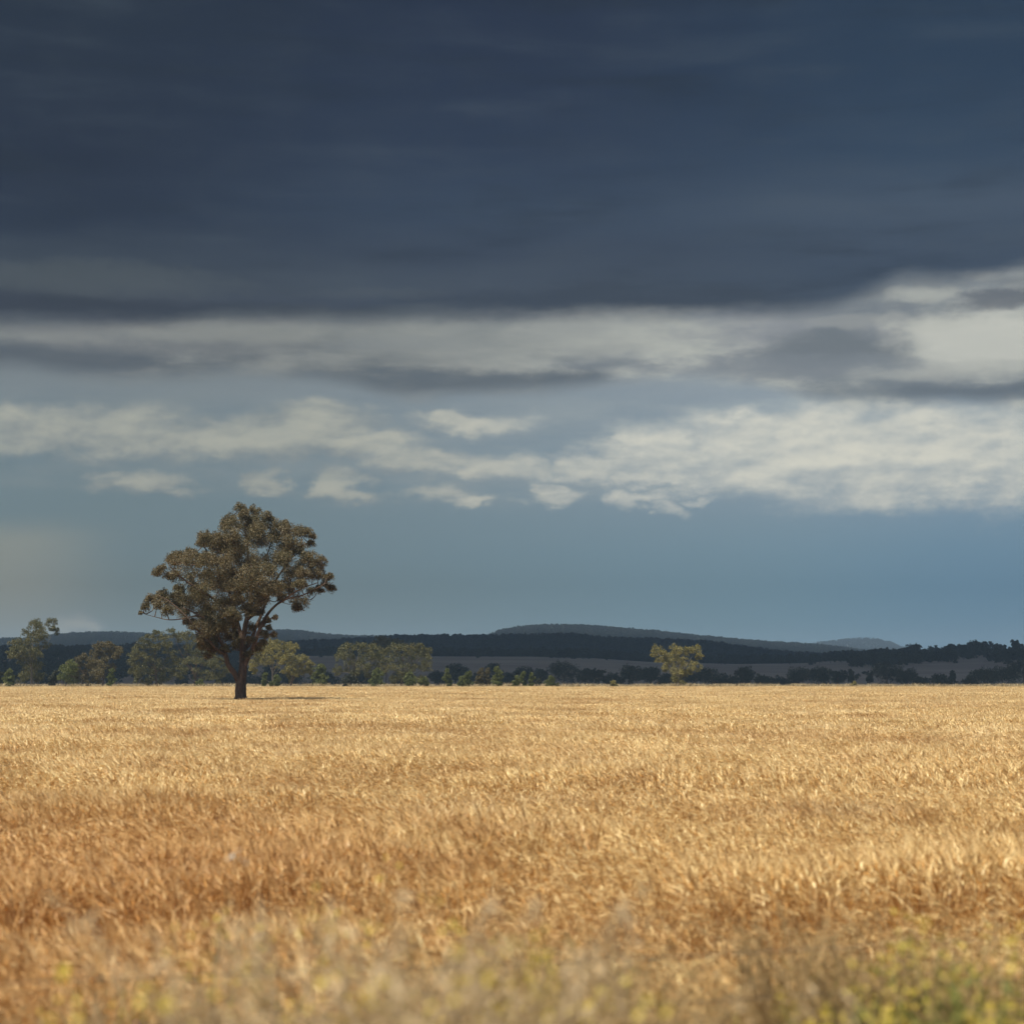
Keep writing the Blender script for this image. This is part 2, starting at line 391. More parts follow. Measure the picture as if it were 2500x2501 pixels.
def ground(x, y):
    x = np.atleast_1d(np.asarray(x, float)); y = np.atleast_1d(np.asarray(y, float))
    X = CX + FPX*x/np.maximum(y*1.003, 30.0)
    ks = [(-1e4, 0*X), (420, 0*X), (500, 0*X - 0.5), (800, 0*X - 0.5), (1000, shellz(P1000, 1000, X)), (1500, shellz(P1500, 1500, X)), (1700, shellz(P1700, 1700, X)),
          (1950, shellz(P1700, 1700, X) - 3), (2500, shellz(P2500, 2500, X)), (3100, shellz(P2500, 2500, X) - 22),
          (5000, shellz(P5000, 5000, X)), (6200, shellz(P5000, 5000, X) - 45), (8000, shellz(P8000, 8000, X)), (9300, 0*X)]
    z = np.zeros_like(x)
    for (d0, z0), (d1, z1) in zip(ks[:-1], ks[1:]):
        m = (y >= d0) & (y < d1)
        t = np.clip((y - d0)/(d1 - d0), 0, 1); t = t*t*(3 - 2*t)
        z = np.where(m, z0*(1 - t) + z1*t, z)
    z = np.where(y >= 9300, 0.0, z)
    t = np.clip((10.6 - y)/2.2, 0, 1); z = z + 0.62*t*t*(3 - 2*t)*(y < 20)      # the raised verge the viewer stands on
    return z
ys = np.concatenate([np.array([-60, -10, 0]), np.arange(2, 14, 0.4), np.geomspace(14, 9500, 330)])
us = np.linspace(-1, 1, 241)
s = Soup()
Yg, Ug = np.meshgrid(ys, us, indexing='ij')
Xg = Ug*(np.maximum(Yg, 0)*0.55 + 60)
Zg = ground(Xg.ravel(), Yg.ravel())
n1, n2 = Yg.shape
i, j = np.meshgrid(np.arange(n1-1), np.arange(n2-1), indexing='ij')
q = np.stack([i*n2+j, i*n2+j+1, (i+1)*n2+j+1, (i+1)*n2+j], -1).reshape(-1, 4)
s.add(np.stack([Xg.ravel(), Yg.ravel(), Zg], -1), q)
def groundb(t, p):
    P = pos(); sp = E.nt.nodes.new('ShaderNodeSeparateXYZ'); E.nt.links.new(P, sp.inputs[0]); y = E(sp.outputs[1])
    n = noise(P, 1.3, 6, 0.65); n2 = noise(P, 0.012, 4, 0.6)
    soil = cmix(sstep(n, 0.3, 0.7), (0.09,0.055,0.03), (0.18,0.11,0.055))
    far = cmix(sstep(n2, 0.35, 0.65), (0.29,0.21,0.155), (0.38,0.28,0.20))
    rough = cmix(sstep(noise(P, 0.3, 4), 0.4, 0.6), (0.24,0.21,0.13), (0.36,0.28,0.18))
    c = cmix(sstep(y, 391, 397), soil, rough)
    c = cmix(sstep(y, 640, 900), c, far)
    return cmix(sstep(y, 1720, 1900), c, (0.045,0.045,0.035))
g = s.obj('ground', mat('ground', groundb, 0.95), smooth=True); g['kind'] = 'structure'

# ------------------------------------------------------------------ scattering: prototypes and points live in ONE object
def scatter(name, protos, pts, vid, rot, scl, material, label, cat):
    s = Soup()
    for k, pr in enumerate(protos):
        base = s.n; s.merge(pr); s.a.setdefault('pid', []).append((base, np.full(pr.n, float(k))))
    n = len(pts); base = s.n
    s.add(pts, pid=-1.0, vid=vid, rotz=rot, scl=scl)
    me = s.mesh(name, material)
    o = bpy.data.objects.new(name, me); COL.objects.link(o)
    ng = bpy.data.node_groups.new(name, 'GeometryNodeTree')
    ng.interface.new_socket('Geometry', in_out='INPUT', socket_type='NodeSocketGeometry')
    ng.interface.new_socket('Geometry', in_out='OUTPUT', socket_type='NodeSocketGeometry')
    N, Lk = ng.nodes, ng.links
    gi, go = N.new('NodeGroupInput'), N.new('NodeGroupOutput')
    def na(nm):
        a = N.new('GeometryNodeInputNamedAttribute'); a.data_type = 'FLOAT'; a.inputs['Name'].default_value = nm; return a.outputs[0]
    def near(src, v):
        c = N.new('FunctionNodeCompare'); c.data_type = 'FLOAT'; c.operation = 'EQUAL'
        Lk.new(src, c.inputs[0]); c.inputs[1].default_value = v; c.inputs['Epsilon'].default_value = 0.3; return c.outputs[0]
    def sepg(geo, sel):
        a = N.new('GeometryNodeSeparateGeometry'); a.domain = 'POINT'; Lk.new(geo, a.inputs[0]); Lk.new(sel, a.inputs[1]); return a.outputs[0]
    pid, vd = na('pid'), na('vid')
    points = sepg(gi.outputs[0], near(pid, -1.0))
    cx = N.new('ShaderNodeCombineXYZ'); Lk.new(na('rotz'), cx.inputs[2])
    sc = N.new('ShaderNodeCombineXYZ'); sa = na('scl')
    for i in range(3): Lk.new(sa, sc.inputs[i])
    jn = N.new('GeometryNodeJoinGeometry')
    for k in range(len(protos)):
        pg = sepg(gi.outputs[0], near(pid, float(k)))
        ip = N.new('GeometryNodeInstanceOnPoints')
        Lk.new(points, ip.inputs['Points']); Lk.new(near(vd, float(k)), ip.inputs['Selection']); Lk.new(pg, ip.inputs['Instance'])
        Lk.new(cx.outputs[0], ip.inputs['Rotation']); Lk.new(sc.outputs[0], ip.inputs['Scale'])
        Lk.new(ip.outputs[0], jn.inputs[0])
    Lk.new(jn.outputs[0], go.inputs[0])
    md = o.modifiers.new('scatter', 'NODES'); md.node_group = ng
    tag(o, label, cat, kind='stuff')
    return o
def vnoise(x, y, sx, sy, seed=0.0):
    return np.array([mnoise.fractal(Vector((a/sx + seed, b/sy + seed*1.7, seed)), 1.0, 2.0, 3) for a, b in zip(x, y)])

# ------------------------------------------------------------------ trees
def crown_soup(clumps, leafL, leafW, nspray=16, nleaf=45, sq=0.85, up=0.35, ref=0.0, sprd=0.34):
    s = Soup()
    for (x, y, z, r) in clumps:
        k = max(4, int(nspray))
        dirs = ball(k, up); rad = r*rng.uniform(0.35, 0.95, (k, 1))
        sc = np.array([x, y, z]) + dirs*rad*np.array([1, 1, sq])
        m = max(8, int(nleaf*min(1.0, (r/ref)**0.9))) if ref else nleaf
        off = ball(k*m)*(rng.uniform(0, 1, (k*m, 1))**0.45)*r*(sprd if r > 0.42 else sprd*1.6)
        off[:, 2] *= 0.75
        off[:, 2] += 0.10*r - 0.9*(off[:, 0]**2 + off[:, 1]**2)/(r*0.5)      # each spray domes over and hangs at its rim
        leaves(s, np.repeat(sc, m, 0) + off, leafL, leafW, 0.8)
    return s
def tree(name, loc, clumps, leafL, leafW, matk, label, cat, group, stem_r=0.2, fork=0.35, nspray=14, nleaf=24, bark='bark', nlimb=6, rz=0.0):
    """Clumps are local metres (x, y, z, r)."""
    root = empty(name, loc, rz)
    tag(root, label, cat, group)
    C = np.array(clumps); H = (C[:, 2] + C[:, 3]).max(); cx = np.average(C[:, 0], weights=C[:, 3])
    zf = max(0.15*H, min(C[:, 2])*fork + fork*0.3*H)
    s = Soup()
    top = np.array([cx*0.6, 0, H*0.62])
    tr = [np.zeros(3) + [0, 0, -0.4], [cx*0.1, 0, zf*0.6], [cx*0.25, 0, zf], top]
    tube(s, tr, [stem_r*1.25, stem_r, stem_r*0.8, stem_r*0.2], 7, 3, 0.05, smoothbark=0.2)
    idx = rng.permutation(len(C))[:max(nlimb, len(C)//2)]
    for i in idx:
        c = C[i, :3]; f = rng.uniform(0.0, 0.6); st_ = np.array(tr[2])*(1-f) + top*f
        if c[2] < st_[2]: st_ = np.array(tr[1])*rng.uniform(0.6, 1.0)
        mid = st_*0.5 + c*0.5 + [0, 0, -0.06*H*rng.uniform(0, 1)]
        tube(s, [st_, mid, c], [stem_r*0.38, stem_r*0.26, stem_r*0.07], 5, 3, smoothbark=0.4)
    s.obj('trunk', M[bark], root, True)
    crown_soup(clumps, leafL, leafW, nspray, nleaf).obj('crown', M[matk], root)
    return root
def from_crop(cl, bx, by, per_m, depth=0.7):
    out = []
    W_ = (max(c[0] for c in cl) - min(c[0] for c in cl))/per_m/2
    for x, y, r in cl:
        out.append(((x-bx)/per_m, rng.uniform(-1, 1)*W_*depth, (by-y)/per_m, r/per_m))
    return out
def auto_clumps(w, h, style, n=None):
    out = []
    n = n or 16
    for k in range(n):
        if style == 'round':
            d = ball(1, 0.3)[0]; rr = rng.uniform(0.45, 0.8)
            out.append((d[0]*w*.5*rr, d[1]*w*.45*rr, h*0.54 + d[2]*h*.42*rr, 0.2*w + 0.03*h))
        elif style == 'bush':
            d = ball(1, 0.5)[0]; rr = rng.uniform(0.3, 0.72); z = abs(d[2])*h*0.62*rr*1.35 + h*0.12
            out.append((d[0]*w*.5*rr*1.15, d[1]*w*.45*rr, z, 0.2*w))
        elif style == 'umbrella':
            a = rng.uniform(0, 6.28); rr = rng.uniform(0, 1)**.5*0.8
            out.append((math.cos(a)*w*.5*rr, math.sin(a)*w*.45*rr, h*(0.86 - 0.35*rr*rr*rng.uniform(.6, 1.3)), 0.17*w))
        elif style == 'column':
            f = (k+0.5)/n; a = rng.uniform(0, 6.28); wr = w*.5*(math.sin(min(1, f*1.25+0.25)*math.pi*0.82)+0.12)
            out.append((math.cos(a)*wr*.5, math.sin(a)*wr*.5, h*(0.08 + 0.84*f), max(0.16*w, wr*.55)))
        elif style == 'cone':
            f = (k+0.5)/n; a = rng.uniform(0, 6.28); wr = w*.5*(1.02-f)
            out.append((math.cos(a)*wr*.55, math.sin(a)*wr*.55, h*(0.06 + 0.86*f), max(0.10*w, wr*.5)))
        elif style == 'ragged':
            a = rng.uniform(0, 6.28); f = rng.uniform(0.3, 0.93)
            out.append((math.cos(a)*w*.32*rng.uniform(0.2, 1.1), math.sin(a)*w*.3, h*f, 0.17*w*rng.uniform(.7, 1.3)))
    return out

# --- the big gum tree (crop pixels of the enlarged photograph -> metres)
D0 = 157.0
bx0, by0, BZ = place(300 + 990/3.448, 1180 + 1835/3.448, D0)
PM = 3.448*FPX/(D0*1.003)
def cm(x, y, d=0.0): return np.array([(x - 990)/PM, d, (1835 - y)/PM + BZ])
gum = empty('gum_tree', (bx0, D0, 0.0))
tag(gum, 'tall spreading gum tree with forked dark trunk standing alone in the golden crop', 'tree')
s = Soup()
tube(s, [cm(992,1940), cm(992,1835), cm(990,1780), cm(992,1720), cm(1000,1640), cm(1008,1560), cm(1008,1480)], [.62,.52,.44,.42,.34,.31,.28], 14, 4, 0.035, smoothbark=0.0)
s.obj('trunk', M['bark'], gum, True)
limbs = [
 ([(1008,1500,0),(1004,1400,.0),(1006,1300,.2),(1030,1160,.3),(1050,1040,.5),(1062,900,.6),(1040,740,.3),(1035,560,.1),(1010,400,0)], .27, .05, .15),
 ([(985,1690,0),(945,1610,-.2),(895,1540,-.4),(870,1450,-.5),(850,1380,-.6),(810,1300,-.8),(745,1190,-1.0),(650,1120,-1.2),(520,1060,-1.2)], .25, .04, .3),
 ([(1010,1560,0),(1050,1480,-.2),(1100,1375,-.4),(1140,1270,-.5),(1175,1190,-.6),(1230,1100,-.8),(1300,1030,-.9),(1390,970,-1.0),(1500,900,-1.0),(1640,850,-1)], .20, .03, .85),
 ([(1005,1420,0),(1060,1340,.8),(1090,1230,1.2),(1130,1130,1.5),(1180,980,1.8),(1260,800,2.0),(1370,640,2.0),(1450,500,1.8)], .17, .04, .3),
 ([(1006,1330,0),(960,1230,.9),(925,1120,1.4),(880,980,1.7),(820,820,2.0),(740,680,2.0),(660,560,1.8),(620,490,1.5)], .17, .03, .15),
 ([(1032,1160,.3),(1110,1060,1.0),(1100,900,1.2),(1150,740,1.0),(1210,560,.6),(1260,420,.2)], .13, .03, .2),
 ([(870,1450,-.5),(800,1400,-1.0),(740,1330,-1.5),(640,1230,-2.0),(560,1130,-2.2),(420,1010,-2.0),(320,960,-1.6)], .13, .03, .1),
 ([(900,1150,1.2),(800,1010,-.6),(640,900,-1.5),(500,800,-1.8),(400,700,-1.5)], .12, .03, .2),
 ([(1300,1030,-.9),(1400,985,-1.6),(1520,960,-1.8),(1640,900,-1.8),(1730,850,-1.6)], .08, .015, .6),
 ([(1390,975,-1.0),(1450,985,-.6),(1520,985,-.4),(1600,995,-.2)], .035, .008, .5),
 ([(650,1120,-1.2),(520,1150,-1.0),(400,1160,-.8),(300,1140,-.6),(220,1120,-.4),(150,1095,-.2)], .055, .012, .2),
 ([(1330,1010,-.9),(1400,1030,-.6),(1470,1030,-.4)], .03, .008, .5),
 ([(870,1520,-.3),(810,1480,-.6),(740,1468,-.8)], .035, .01, .1),
 ([(1150,1240,-.5),(1220,1160,-.2),(1290,1110,.1)], .05, .02, .6),
 ([(1110,1370,-.4),(1180,1330,.3),(1240,1260,.6)], .06, .02, .3),
]
skel = []
for pts, r0, r1, sb in limbs:
    P3 = [cm(x, y, d) for x, y, d in pts]
    s = Soup(); tube(s, P3, np.linspace(r0, r1, len(P3)), 9, 4, 0.03, smoothbark=sb)
    s.obj('limb', M['bark'], gum, True)
    for a, b in zip(P3[:-1], P3[1:]):
        for f in (0, .33, .66): skel.append(a*(1-f) + b*f)
skel = np.array(skel)
CL = [(970,225,62),(1085,235,52),(1020,290,60),(880,320,75),(830,350,50),(940,380,70),(1010,350,90),(1100,340,75),(1185,285,45),(1225,300,28),(1060,440,100),(1160,420,80),(1230,380,90),(1320,390,80),(1370,350,28),(1400,430,85),(1480,430,70),(1550,430,45),(1590,455,26),(1565,510,30),
 (640,480,62),(700,480,75),(780,480,80),(860,480,80),(620,510,40),(760,540,80),(950,490,85),(900,560,90),(1000,570,100),(1150,520,110),(1260,500,100),(1330,540,100),(1430,550,85),(1490,590,50),
 (500,600,80),(430,620,60),(385,650,38),(560,620,70),(470,690,80),(560,700,100),(650,660,90),(740,690,100),(830,650,90),(960,650,100),(1100,680,110),(1240,670,110),(1370,680,100),(1480,680,80),(1580,640,72),(1640,660,50),(1600,720,80),
 (310,740,52),(265,760,28),(370,790,45),(450,790,70),(540,800,90),(680,820,110),(820,820,110),(960,800,100),(1100,820,110),(1250,820,110),(1390,800,100),(1510,790,90),(1620,790,60),(1700,800,28),(1735,790,30),
 (430,880,50),(560,900,80),(690,930,100),(850,900,110),(1000,900,110),(1140,930,90),(1280,910,90),(1400,890,80),(1520,880,60),(1620,900,45),(1735,880,36),(1690,850,30),(1590,920,30),
 (230,1000,62),(195,1045,34),(310,950,60),(360,1010,75),(290,1040,50),(420,960,70),(470,1030,80),(400,1090,60),(560,1010,95),(660,1030,95),(770,1030,100),(880,1040,95),(520,1120,60),(620,1120,80),(720,1130,90),(830,1130,80),(930,1110,70),
 (1000,1010,80),(1210,980,60),(1280,960,50),(560,1190,55),(650,1210,75),(740,1240,80),(830,1230,65),(700,1310,60),(790,1340,70),(870,1310,50),(940,1210,45),(155,1098,14),(1235,1225,24),(1210,1290,40),(1240,1275,26),(1190,1350,40),(1120,1400,38),(760,1420,45),(700,1450,28),(840,1420,45),(1060,1450,40),(1090,1000,70),(650,1370,35),(980,1320,35),(1260,1130,22),(1235,1165,18),(930,720,80),(880,770,70),(1010,1060,75),(1080,1090,62),(1000,1150,55),(1150,1100,48),(1040,1220,50),(900,1180,75),(1100,1190,40),(930,1300,50),(870,1240,55),(1190,1150,26),(700,1060,70),(640,1290,60),(720,1380,62),(800,1250,75),(870,1400,42),(690,1250,65),(1080,1330,42),(930,1380,40),(780,1180,70),(600,960,60)]
def gy(x, z):        # depth where the outline has room
    rx, rz = (x-990)/720.0, (z-850)/560.0
    return math.sqrt(max(0.03, 1 - rx*rx - rz*rz))*5.0
clumps = []
for x, y, r in CL:
    c = cm(x, y, rng.uniform(-1, 1)*gy(x, y)); clumps.append((c[0], c[1], c[2], r*1.18/PM))
for k in range(34):
    x, y = rng.uniform(520, 1500), rng.uniform(420, 1080)
    if (x-990)**2/620**2 + (y-760)**2/420**2 < 1:
        sgn = rng.choice([-1, 1]); c = cm(x, y, sgn*gy(x, y)*rng.uniform(.5, 1.0)); clumps.append((c[0], c[1], c[2], rng.uniform(60, 95)/PM))
tw = Soup()
for c in clumps:
    c3 = np.array(c[:3]); d = np.linalg.norm((skel - c3)*[1, .5, 1.0], axis=1) + np.where(skel[:, 2] > c3[2] - 0.1, 0.6, 0)
    a = skel[d.argmin()]
    if np.linalg.norm(a - c3) > 2.0:                            # far from a limb: branch off the neighbouring clump instead
        o = np.array([k_[:3] for k_ in clumps]); dd_ = np.linalg.norm(o - c3, axis=1) + np.where(np.linalg.norm(o - a, axis=1) > np.linalg.norm(c3 - a) - .2, 9, 0)
        if dd_.min() < 6: a = o[dd_.argmin()]
    mid = a*.45 + c3*.55 + rng.normal(size=3)*0.15 + [0, 0, -0.12]
    tube(tw, [a, mid, c3 + [0, 0, c[3]*.3]], [.045, .03, .01], 5, 3, smoothbark=0.3)
    for k in range(7):
        e = c3 + ball(1, .3)[0]*c[3]*0.85
        b = mid*.3 + c3*.7
        tube(tw, [b, b*.5 + e*.5 + [0, 0, .05], e], [.018, .012, .004], 3, 1, smoothbark=0.3)
tw.obj('twigs', M['bark'], gum, True)
crown_soup(clumps, 0.15, 0.048, 24, 80, 0.8, 0.35, 1.0, 0.40).obj('crown', M['gum'], gum)

# ------------------------------------------------------------------ trees standing beyond the crop, still in the sun
DB = 430.0
def btree(name, crop, base, cl, scale, matk, label, cat, d=DB, lw=(0.30, 0.13), sp=17, nl=52, bark='bark', stem=0.22, group='trees just beyond the crop'):
    """cl: clumps in pixels of an enlarged crop (origin crop, photo px per crop px = scale)."""
    bx, by = base
    x, y, _ = place(crop[0] + bx*scale, 1660, d); z = float(ground(x, d)[0])
    _, _, zb = place(crop[0] + bx*scale, crop[1] + by*scale, d)
    pm = FPX/(d*1.003)/scale
    c = [(a, b, e + (zb - z), r*1.2) for a, b, e, r in from_crop(cl, bx, by, pm)]
    return tree(name, (x, y, z), c, lw[0], lw[1], matk, label, cat, group, stem, nspray=sp, nleaf=nl, bark=bark)
C2, C3, C4 = (0, 1480), (580, 1480), (1180, 1480)
s2, s4 = 620/1931, 700/1931
btree('gum_tree', C2, (240,612), [(240,150,60),(200,210,50),(300,170,50),(370,140,50),(390,190,40),(340,220,60),(260,230,60),(320,290,60),(240,290,60),(140,290,50),(100,330,50),(170,340,60),(240,360,60),(130,390,50),(200,420,60),(300,370,45),(220,480,70),(280,460,50),(250,540,70),(200,550,50),(290,550,40),(80,360,35)], s2, 'olive', 'tall ragged olive tree in front of the low dark hill, twin-peaked crown', 'tree', bark='palebark')
btree('gum_tree', C2, (780,612), [(720,340,42),(770,312,42),(830,308,42),(880,335,38),(740,370,40),(810,360,45),(870,385,40),(800,415,40),(900,365,28),(720,400,35),(780,470,45),(840,470,35),(760,540,45)], s2, 'brown', 'brownish umbrella-crowned tree rising out of a low shrub thicket', 'tree', d=426)
btree('bush', C2, (620,612), [(590,430,42),(640,405,40),(690,435,45),(740,450,45),(600,480,50),(680,500,55),(760,520,50),(590,550,50),(660,560,50),(720,575,40),(560,450,35),(560,520,40)], s2, 'brown', 'broad brown-green thicket below the umbrella-crowned tree', 'bush', d=422, stem=0.12)
btree('bush', C2, (500,612), [(520,450,45),(480,490,40),(540,500,50),(470,550,38),(530,560,50),(560,470,40)], s2, 'green', 'rounded green bush at the left side of the brown thicket', 'bush', d=418, stem=0.1)
btree('bush', C2, (410,612), [(420,520,25),(400,550,25),(425,570,28),(395,590,20)], s2, 'dark', 'small dark green bush left of the rounded green bush', 'bush', d=424, stem=0.06)
btree('bush', C2, (850,612), [(850,500,20),(840,540,24),(860,570,24),(840,590,22)], s2, 'green', 'narrow green shrub at the right end of the brown thicket', 'bush', d=414, stem=0.05)
btree('bush', C2, (65,612), [(70,500,20),(60,530,28),(80,560,32),(45,570,30),(65,595,32),(95,590,20)], s2, 'green', 'small cone-shaped green bush below the tall ragged olive tree', 'bush', d=415, stem=0.06)
btree('bush', C2, (0,612), [(0,520,24),(-20,560,32),(10,575,26),(-40,590,30)], s2, 'dark', 'dark bush cut by the left edge of the picture', 'bush', d=420, stem=0.06)
btree('gum_tree', C2, (1200,612), [(1200,225,45),(1130,260,50),(1080,310,55),(1040,370,50),(1010,430,45),(1010,500,45),(1240,270,60),(1180,330,60),(1100,400,60),(1280,330,60),(1200,420,60),(1080,480,60),(1300,420,55),(1150,510,60),(1250,520,60),(1060,560,40),(1130,580,40),(1220,580,50)], s2, 'olive', 'broad olive gum tree with domed crown left of the big lone tree', 'tree', d=436)
btree('gum_tree', C2, (1480,612), [(1370,250,50),(1440,235,45),(1300,215,45),(1500,290,60),(1400,340,60),(1480,380,60),(1560,340,60),(1600,400,55),(1420,430,60),(1520,450,60),(1620,470,55),(1680,440,45),(1400,500,50),(1480,520,50),(1580,530,60),(1660,550,50),(1360,540,40),(1720,500,45)], s2, 'olive', 'wide olive gum tree partly behind the lone tree, on its left', 'tree', d=444)
btree('bush', C2, (1520,616), [(1520,575,20),(1505,595,22),(1535,600,22)], s2, 'green', 'small rounded grey-green shrub between the domed gum and the big trunk', 'bush', d=413, stem=0.05)
btree('gum_tree', C3, (270,612), [(250,300,48),(300,290,40),(200,330,50),(150,370,50),(270,350,60),(340,330,50),(400,310,42),(430,330,32),(200,420,60),(120,440,45),(110,500,32),(280,430,60),(330,390,40)], s2, 'yellow', 'yellowish gum tree just right of the lone tree trunk', 'tree', d=432, bark='palebark')
btree('gum_tree', C3, (400,608), [(400,385,45),(360,430,45),(450,420,50),(510,420,45),(550,450,38),(430,470,50),(500,490,45),(540,500,36),(370,500,42),(440,530,35),(400,550,30)], s2, 'yellow', 'low yellow-tinged gum with a spread to the right, beside the yellowish gum', 'tree', d=424)
for bx, top, w, lb in ((205,515,22,'slim dark shrub under the yellowish gum tree'),(255,580,14,'tiny shrub between two slim shrubs under the yellowish gum'),(300,530,26,'rounded dark shrub at the foot of the yellowish gum')):
    btree('bush', C3, (bx,612), [(bx+rng.uniform(-4,4), top+w*.7+(605-top-w)*f, w*rng.uniform(.8,1.1)) for f in (0,.35,.7,1)], s2, 'green', lb, 'bush', d=414, stem=0.05)
btree('gum_tree', C3, (630,612), [(640,470,24),(610,490,32),(650,500,32),(600,535,34),(645,550,40),(610,580,32),(660,590,25),(625,460,18)], s2, 'green', 'small dense tree standing alone between the yellow gums and the twin grove', 'tree', d=420, stem=0.1)
btree('gum_tree', C3, (850,610), [(800,340,50),(860,320,50),(930,330,50),(1000,325,50),(1050,345,45),(780,400,50),(850,400,60),(930,400,60),(1010,400,60),(1060,400,40),(770,490,40),(870,470,60),(960,470,60),(1030,470,50),(900,530,45),(1000,540,40)], s2, 'olive', 'bushy olive gum forming the left half of the twin grove', 'tree', d=432, bark='palebark')
btree('gum_tree', C3, (1240,612), [(1120,360,50),(1190,340,50),(1260,340,55),(1330,345,50),(1390,330,40),(1430,350,45),(1440,400,50),(1370,400,60),(1290,410,60),(1200,410,60),(1110,420,50),(1100,480,45),(1180,490,60),(1270,490,60),(1360,490,60),(1420,470,50),(1240,560,50),(1330,560,60),(1400,560,40),(1170,560,40)], s2, 'olive', 'massive olive gum forming the right half of the twin grove', 'tree', d=438)
btree('bush', C3, (860,616), [(850,550,30),(830,575,35),(880,570,35),(860,595,40),(900,590,25),(820,600,20)], s2, 'dark', 'dark round bush below the left half of the twin grove', 'bush', d=414, stem=0.06)
btree('bush', C3, (1055,616), [(1060,495,22),(1045,525,30),(1085,535,30),(1055,560,36),(1030,585,32),(1085,585,30),(1055,600,30)], s2, 'green', 'bright green pointed bush between the halves of the twin grove', 'bush', d=413, stem=0.06)
btree('bush', C3, (1415,616), [(1420,565,22),(1400,585,25),(1435,590,24)], s2, 'green', 'low round green bush at the right foot of the twin grove', 'bush', d=413, stem=0.05)
btree('bush', C3, (1310,614), [(1310,520,25),(1295,560,30),(1330,570,30),(1310,595,30)], s2, 'green', 'mid-height green bush beneath the massive olive gum', 'bush', d=416, stem=0.05)
# the clipped-looking green shrubs along the middle
F1 = (1050, 1580); sf1 = 350/1931
for bx, w, top, matk, lb in (
 (235,125,270,'green','tall oval green shrub first to the right of the twin grove'),
 (420,100,390,'green','low green shrub leaning against the wide pointed shrub'),
 (515,150,310,'green','wide pointed green shrub second from the twin grove'),
 (680,130,260,'brown','brownish-green upright shrub left of the tallest green shrub'),
 (770,110,265,'brown','narrow brownish shrub between two upright shrubs'),
 (905,180,245,'green','tallest and widest green shrub of the middle row'),
 (1165,110,385,'green','small sloping green shrub left of the thumb-shaped shrub'),
 (1260,110,320,'green','thumb-shaped green shrub right of a gap in the row'),
 (1375,95,335,'green','slim dark green shrub beside the thumb-shaped shrub'),
 (1465,100,425,'dark','squat dull round shrub, lowest of the middle row'),
 (1625,160,390,'green','dome-shaped green shrub at the right end of the middle row'),
 (1720,50,480,'olive','tiny tuft of a shrub leaning on the dome-shaped shrub')):
    h = 548 - top
    cl = []
    for k in range(10 if w > 60 else 4):
        f = (k+.5)/(10 if w > 60 else 4); ww = w*.5*math.sin(min(1, (1-f)*1.1+.22)*math.pi*.5)*(1 if f < .8 else .8)
        cl.append((bx + rng.uniform(-.6, .6)*ww, 548 - h*(.08+.80*f), max(.20*w, ww*.55)))
    btree('shrub', F1, (bx,552), cl, sf1, matk, lb, 'shrub', d=rng.uniform(410, 418), lw=(0.26, 0.12), stem=0.05, group='upright shrubs in a row beyond the crop')
for X, w, top, lb in ((1499, 20, 1661, 'tiny bright green shrub poking up beyond the crop left of the yellow tree'), (2083, 12, 1664, 'tiny lime green shrub beyond the crop at the right')):
    cl = [(X + rng.uniform(-.3, .3)*w, top + w*.4 + k*(1678-top-w*.4)/4, w*.32) for k in range(5)]
    btree('shrub', (0, 0), (X, 1680), cl, 1.0, 'yellow', lb, 'shrub', d=412, lw=(0.26, 0.12), stem=0.04, group='small bright shrubs beyond the crop')
btree('gum_tree', C4, (1310,548), [(1170,300,42),(1145,335,22),(1210,325,28),(1290,310,46),(1250,355,56),(1340,330,46),(1420,292,34),(1445,285,22),(1385,308,34),(1465,342,27),(1300,390,58),(1240,395,42),(1350,415,56),(1410,412,42),(1290,450,50),(1350,465,46),(1400,445,28),(1300,500,34),(1330,520,22),(1190,365,28),(1345,370,34),(1220,430,24),(1310,525,26),(1285,500,26)], s4, 'yellow', 'bright yellow-green tree with a tufted crown against the dark wood', 'tree', d=424, bark='palebark', sp=14)
# the shaded brown tree behind the twin grove
GB = 'cloud-shaded trees behind the sunlit ones'
btree('gum_tree', C3, (1130,560), [(1090,265,40),(1060,300,42),(1120,290,45),(1180,300,42),(1220,290,38),(1240,320,32),(1030,320,35),(1150,330,45)], s2, 'brown', 'dull brown tree showing above the twin grove', 'tree', d=640, lw=(0.6, 0.22), group=GB)

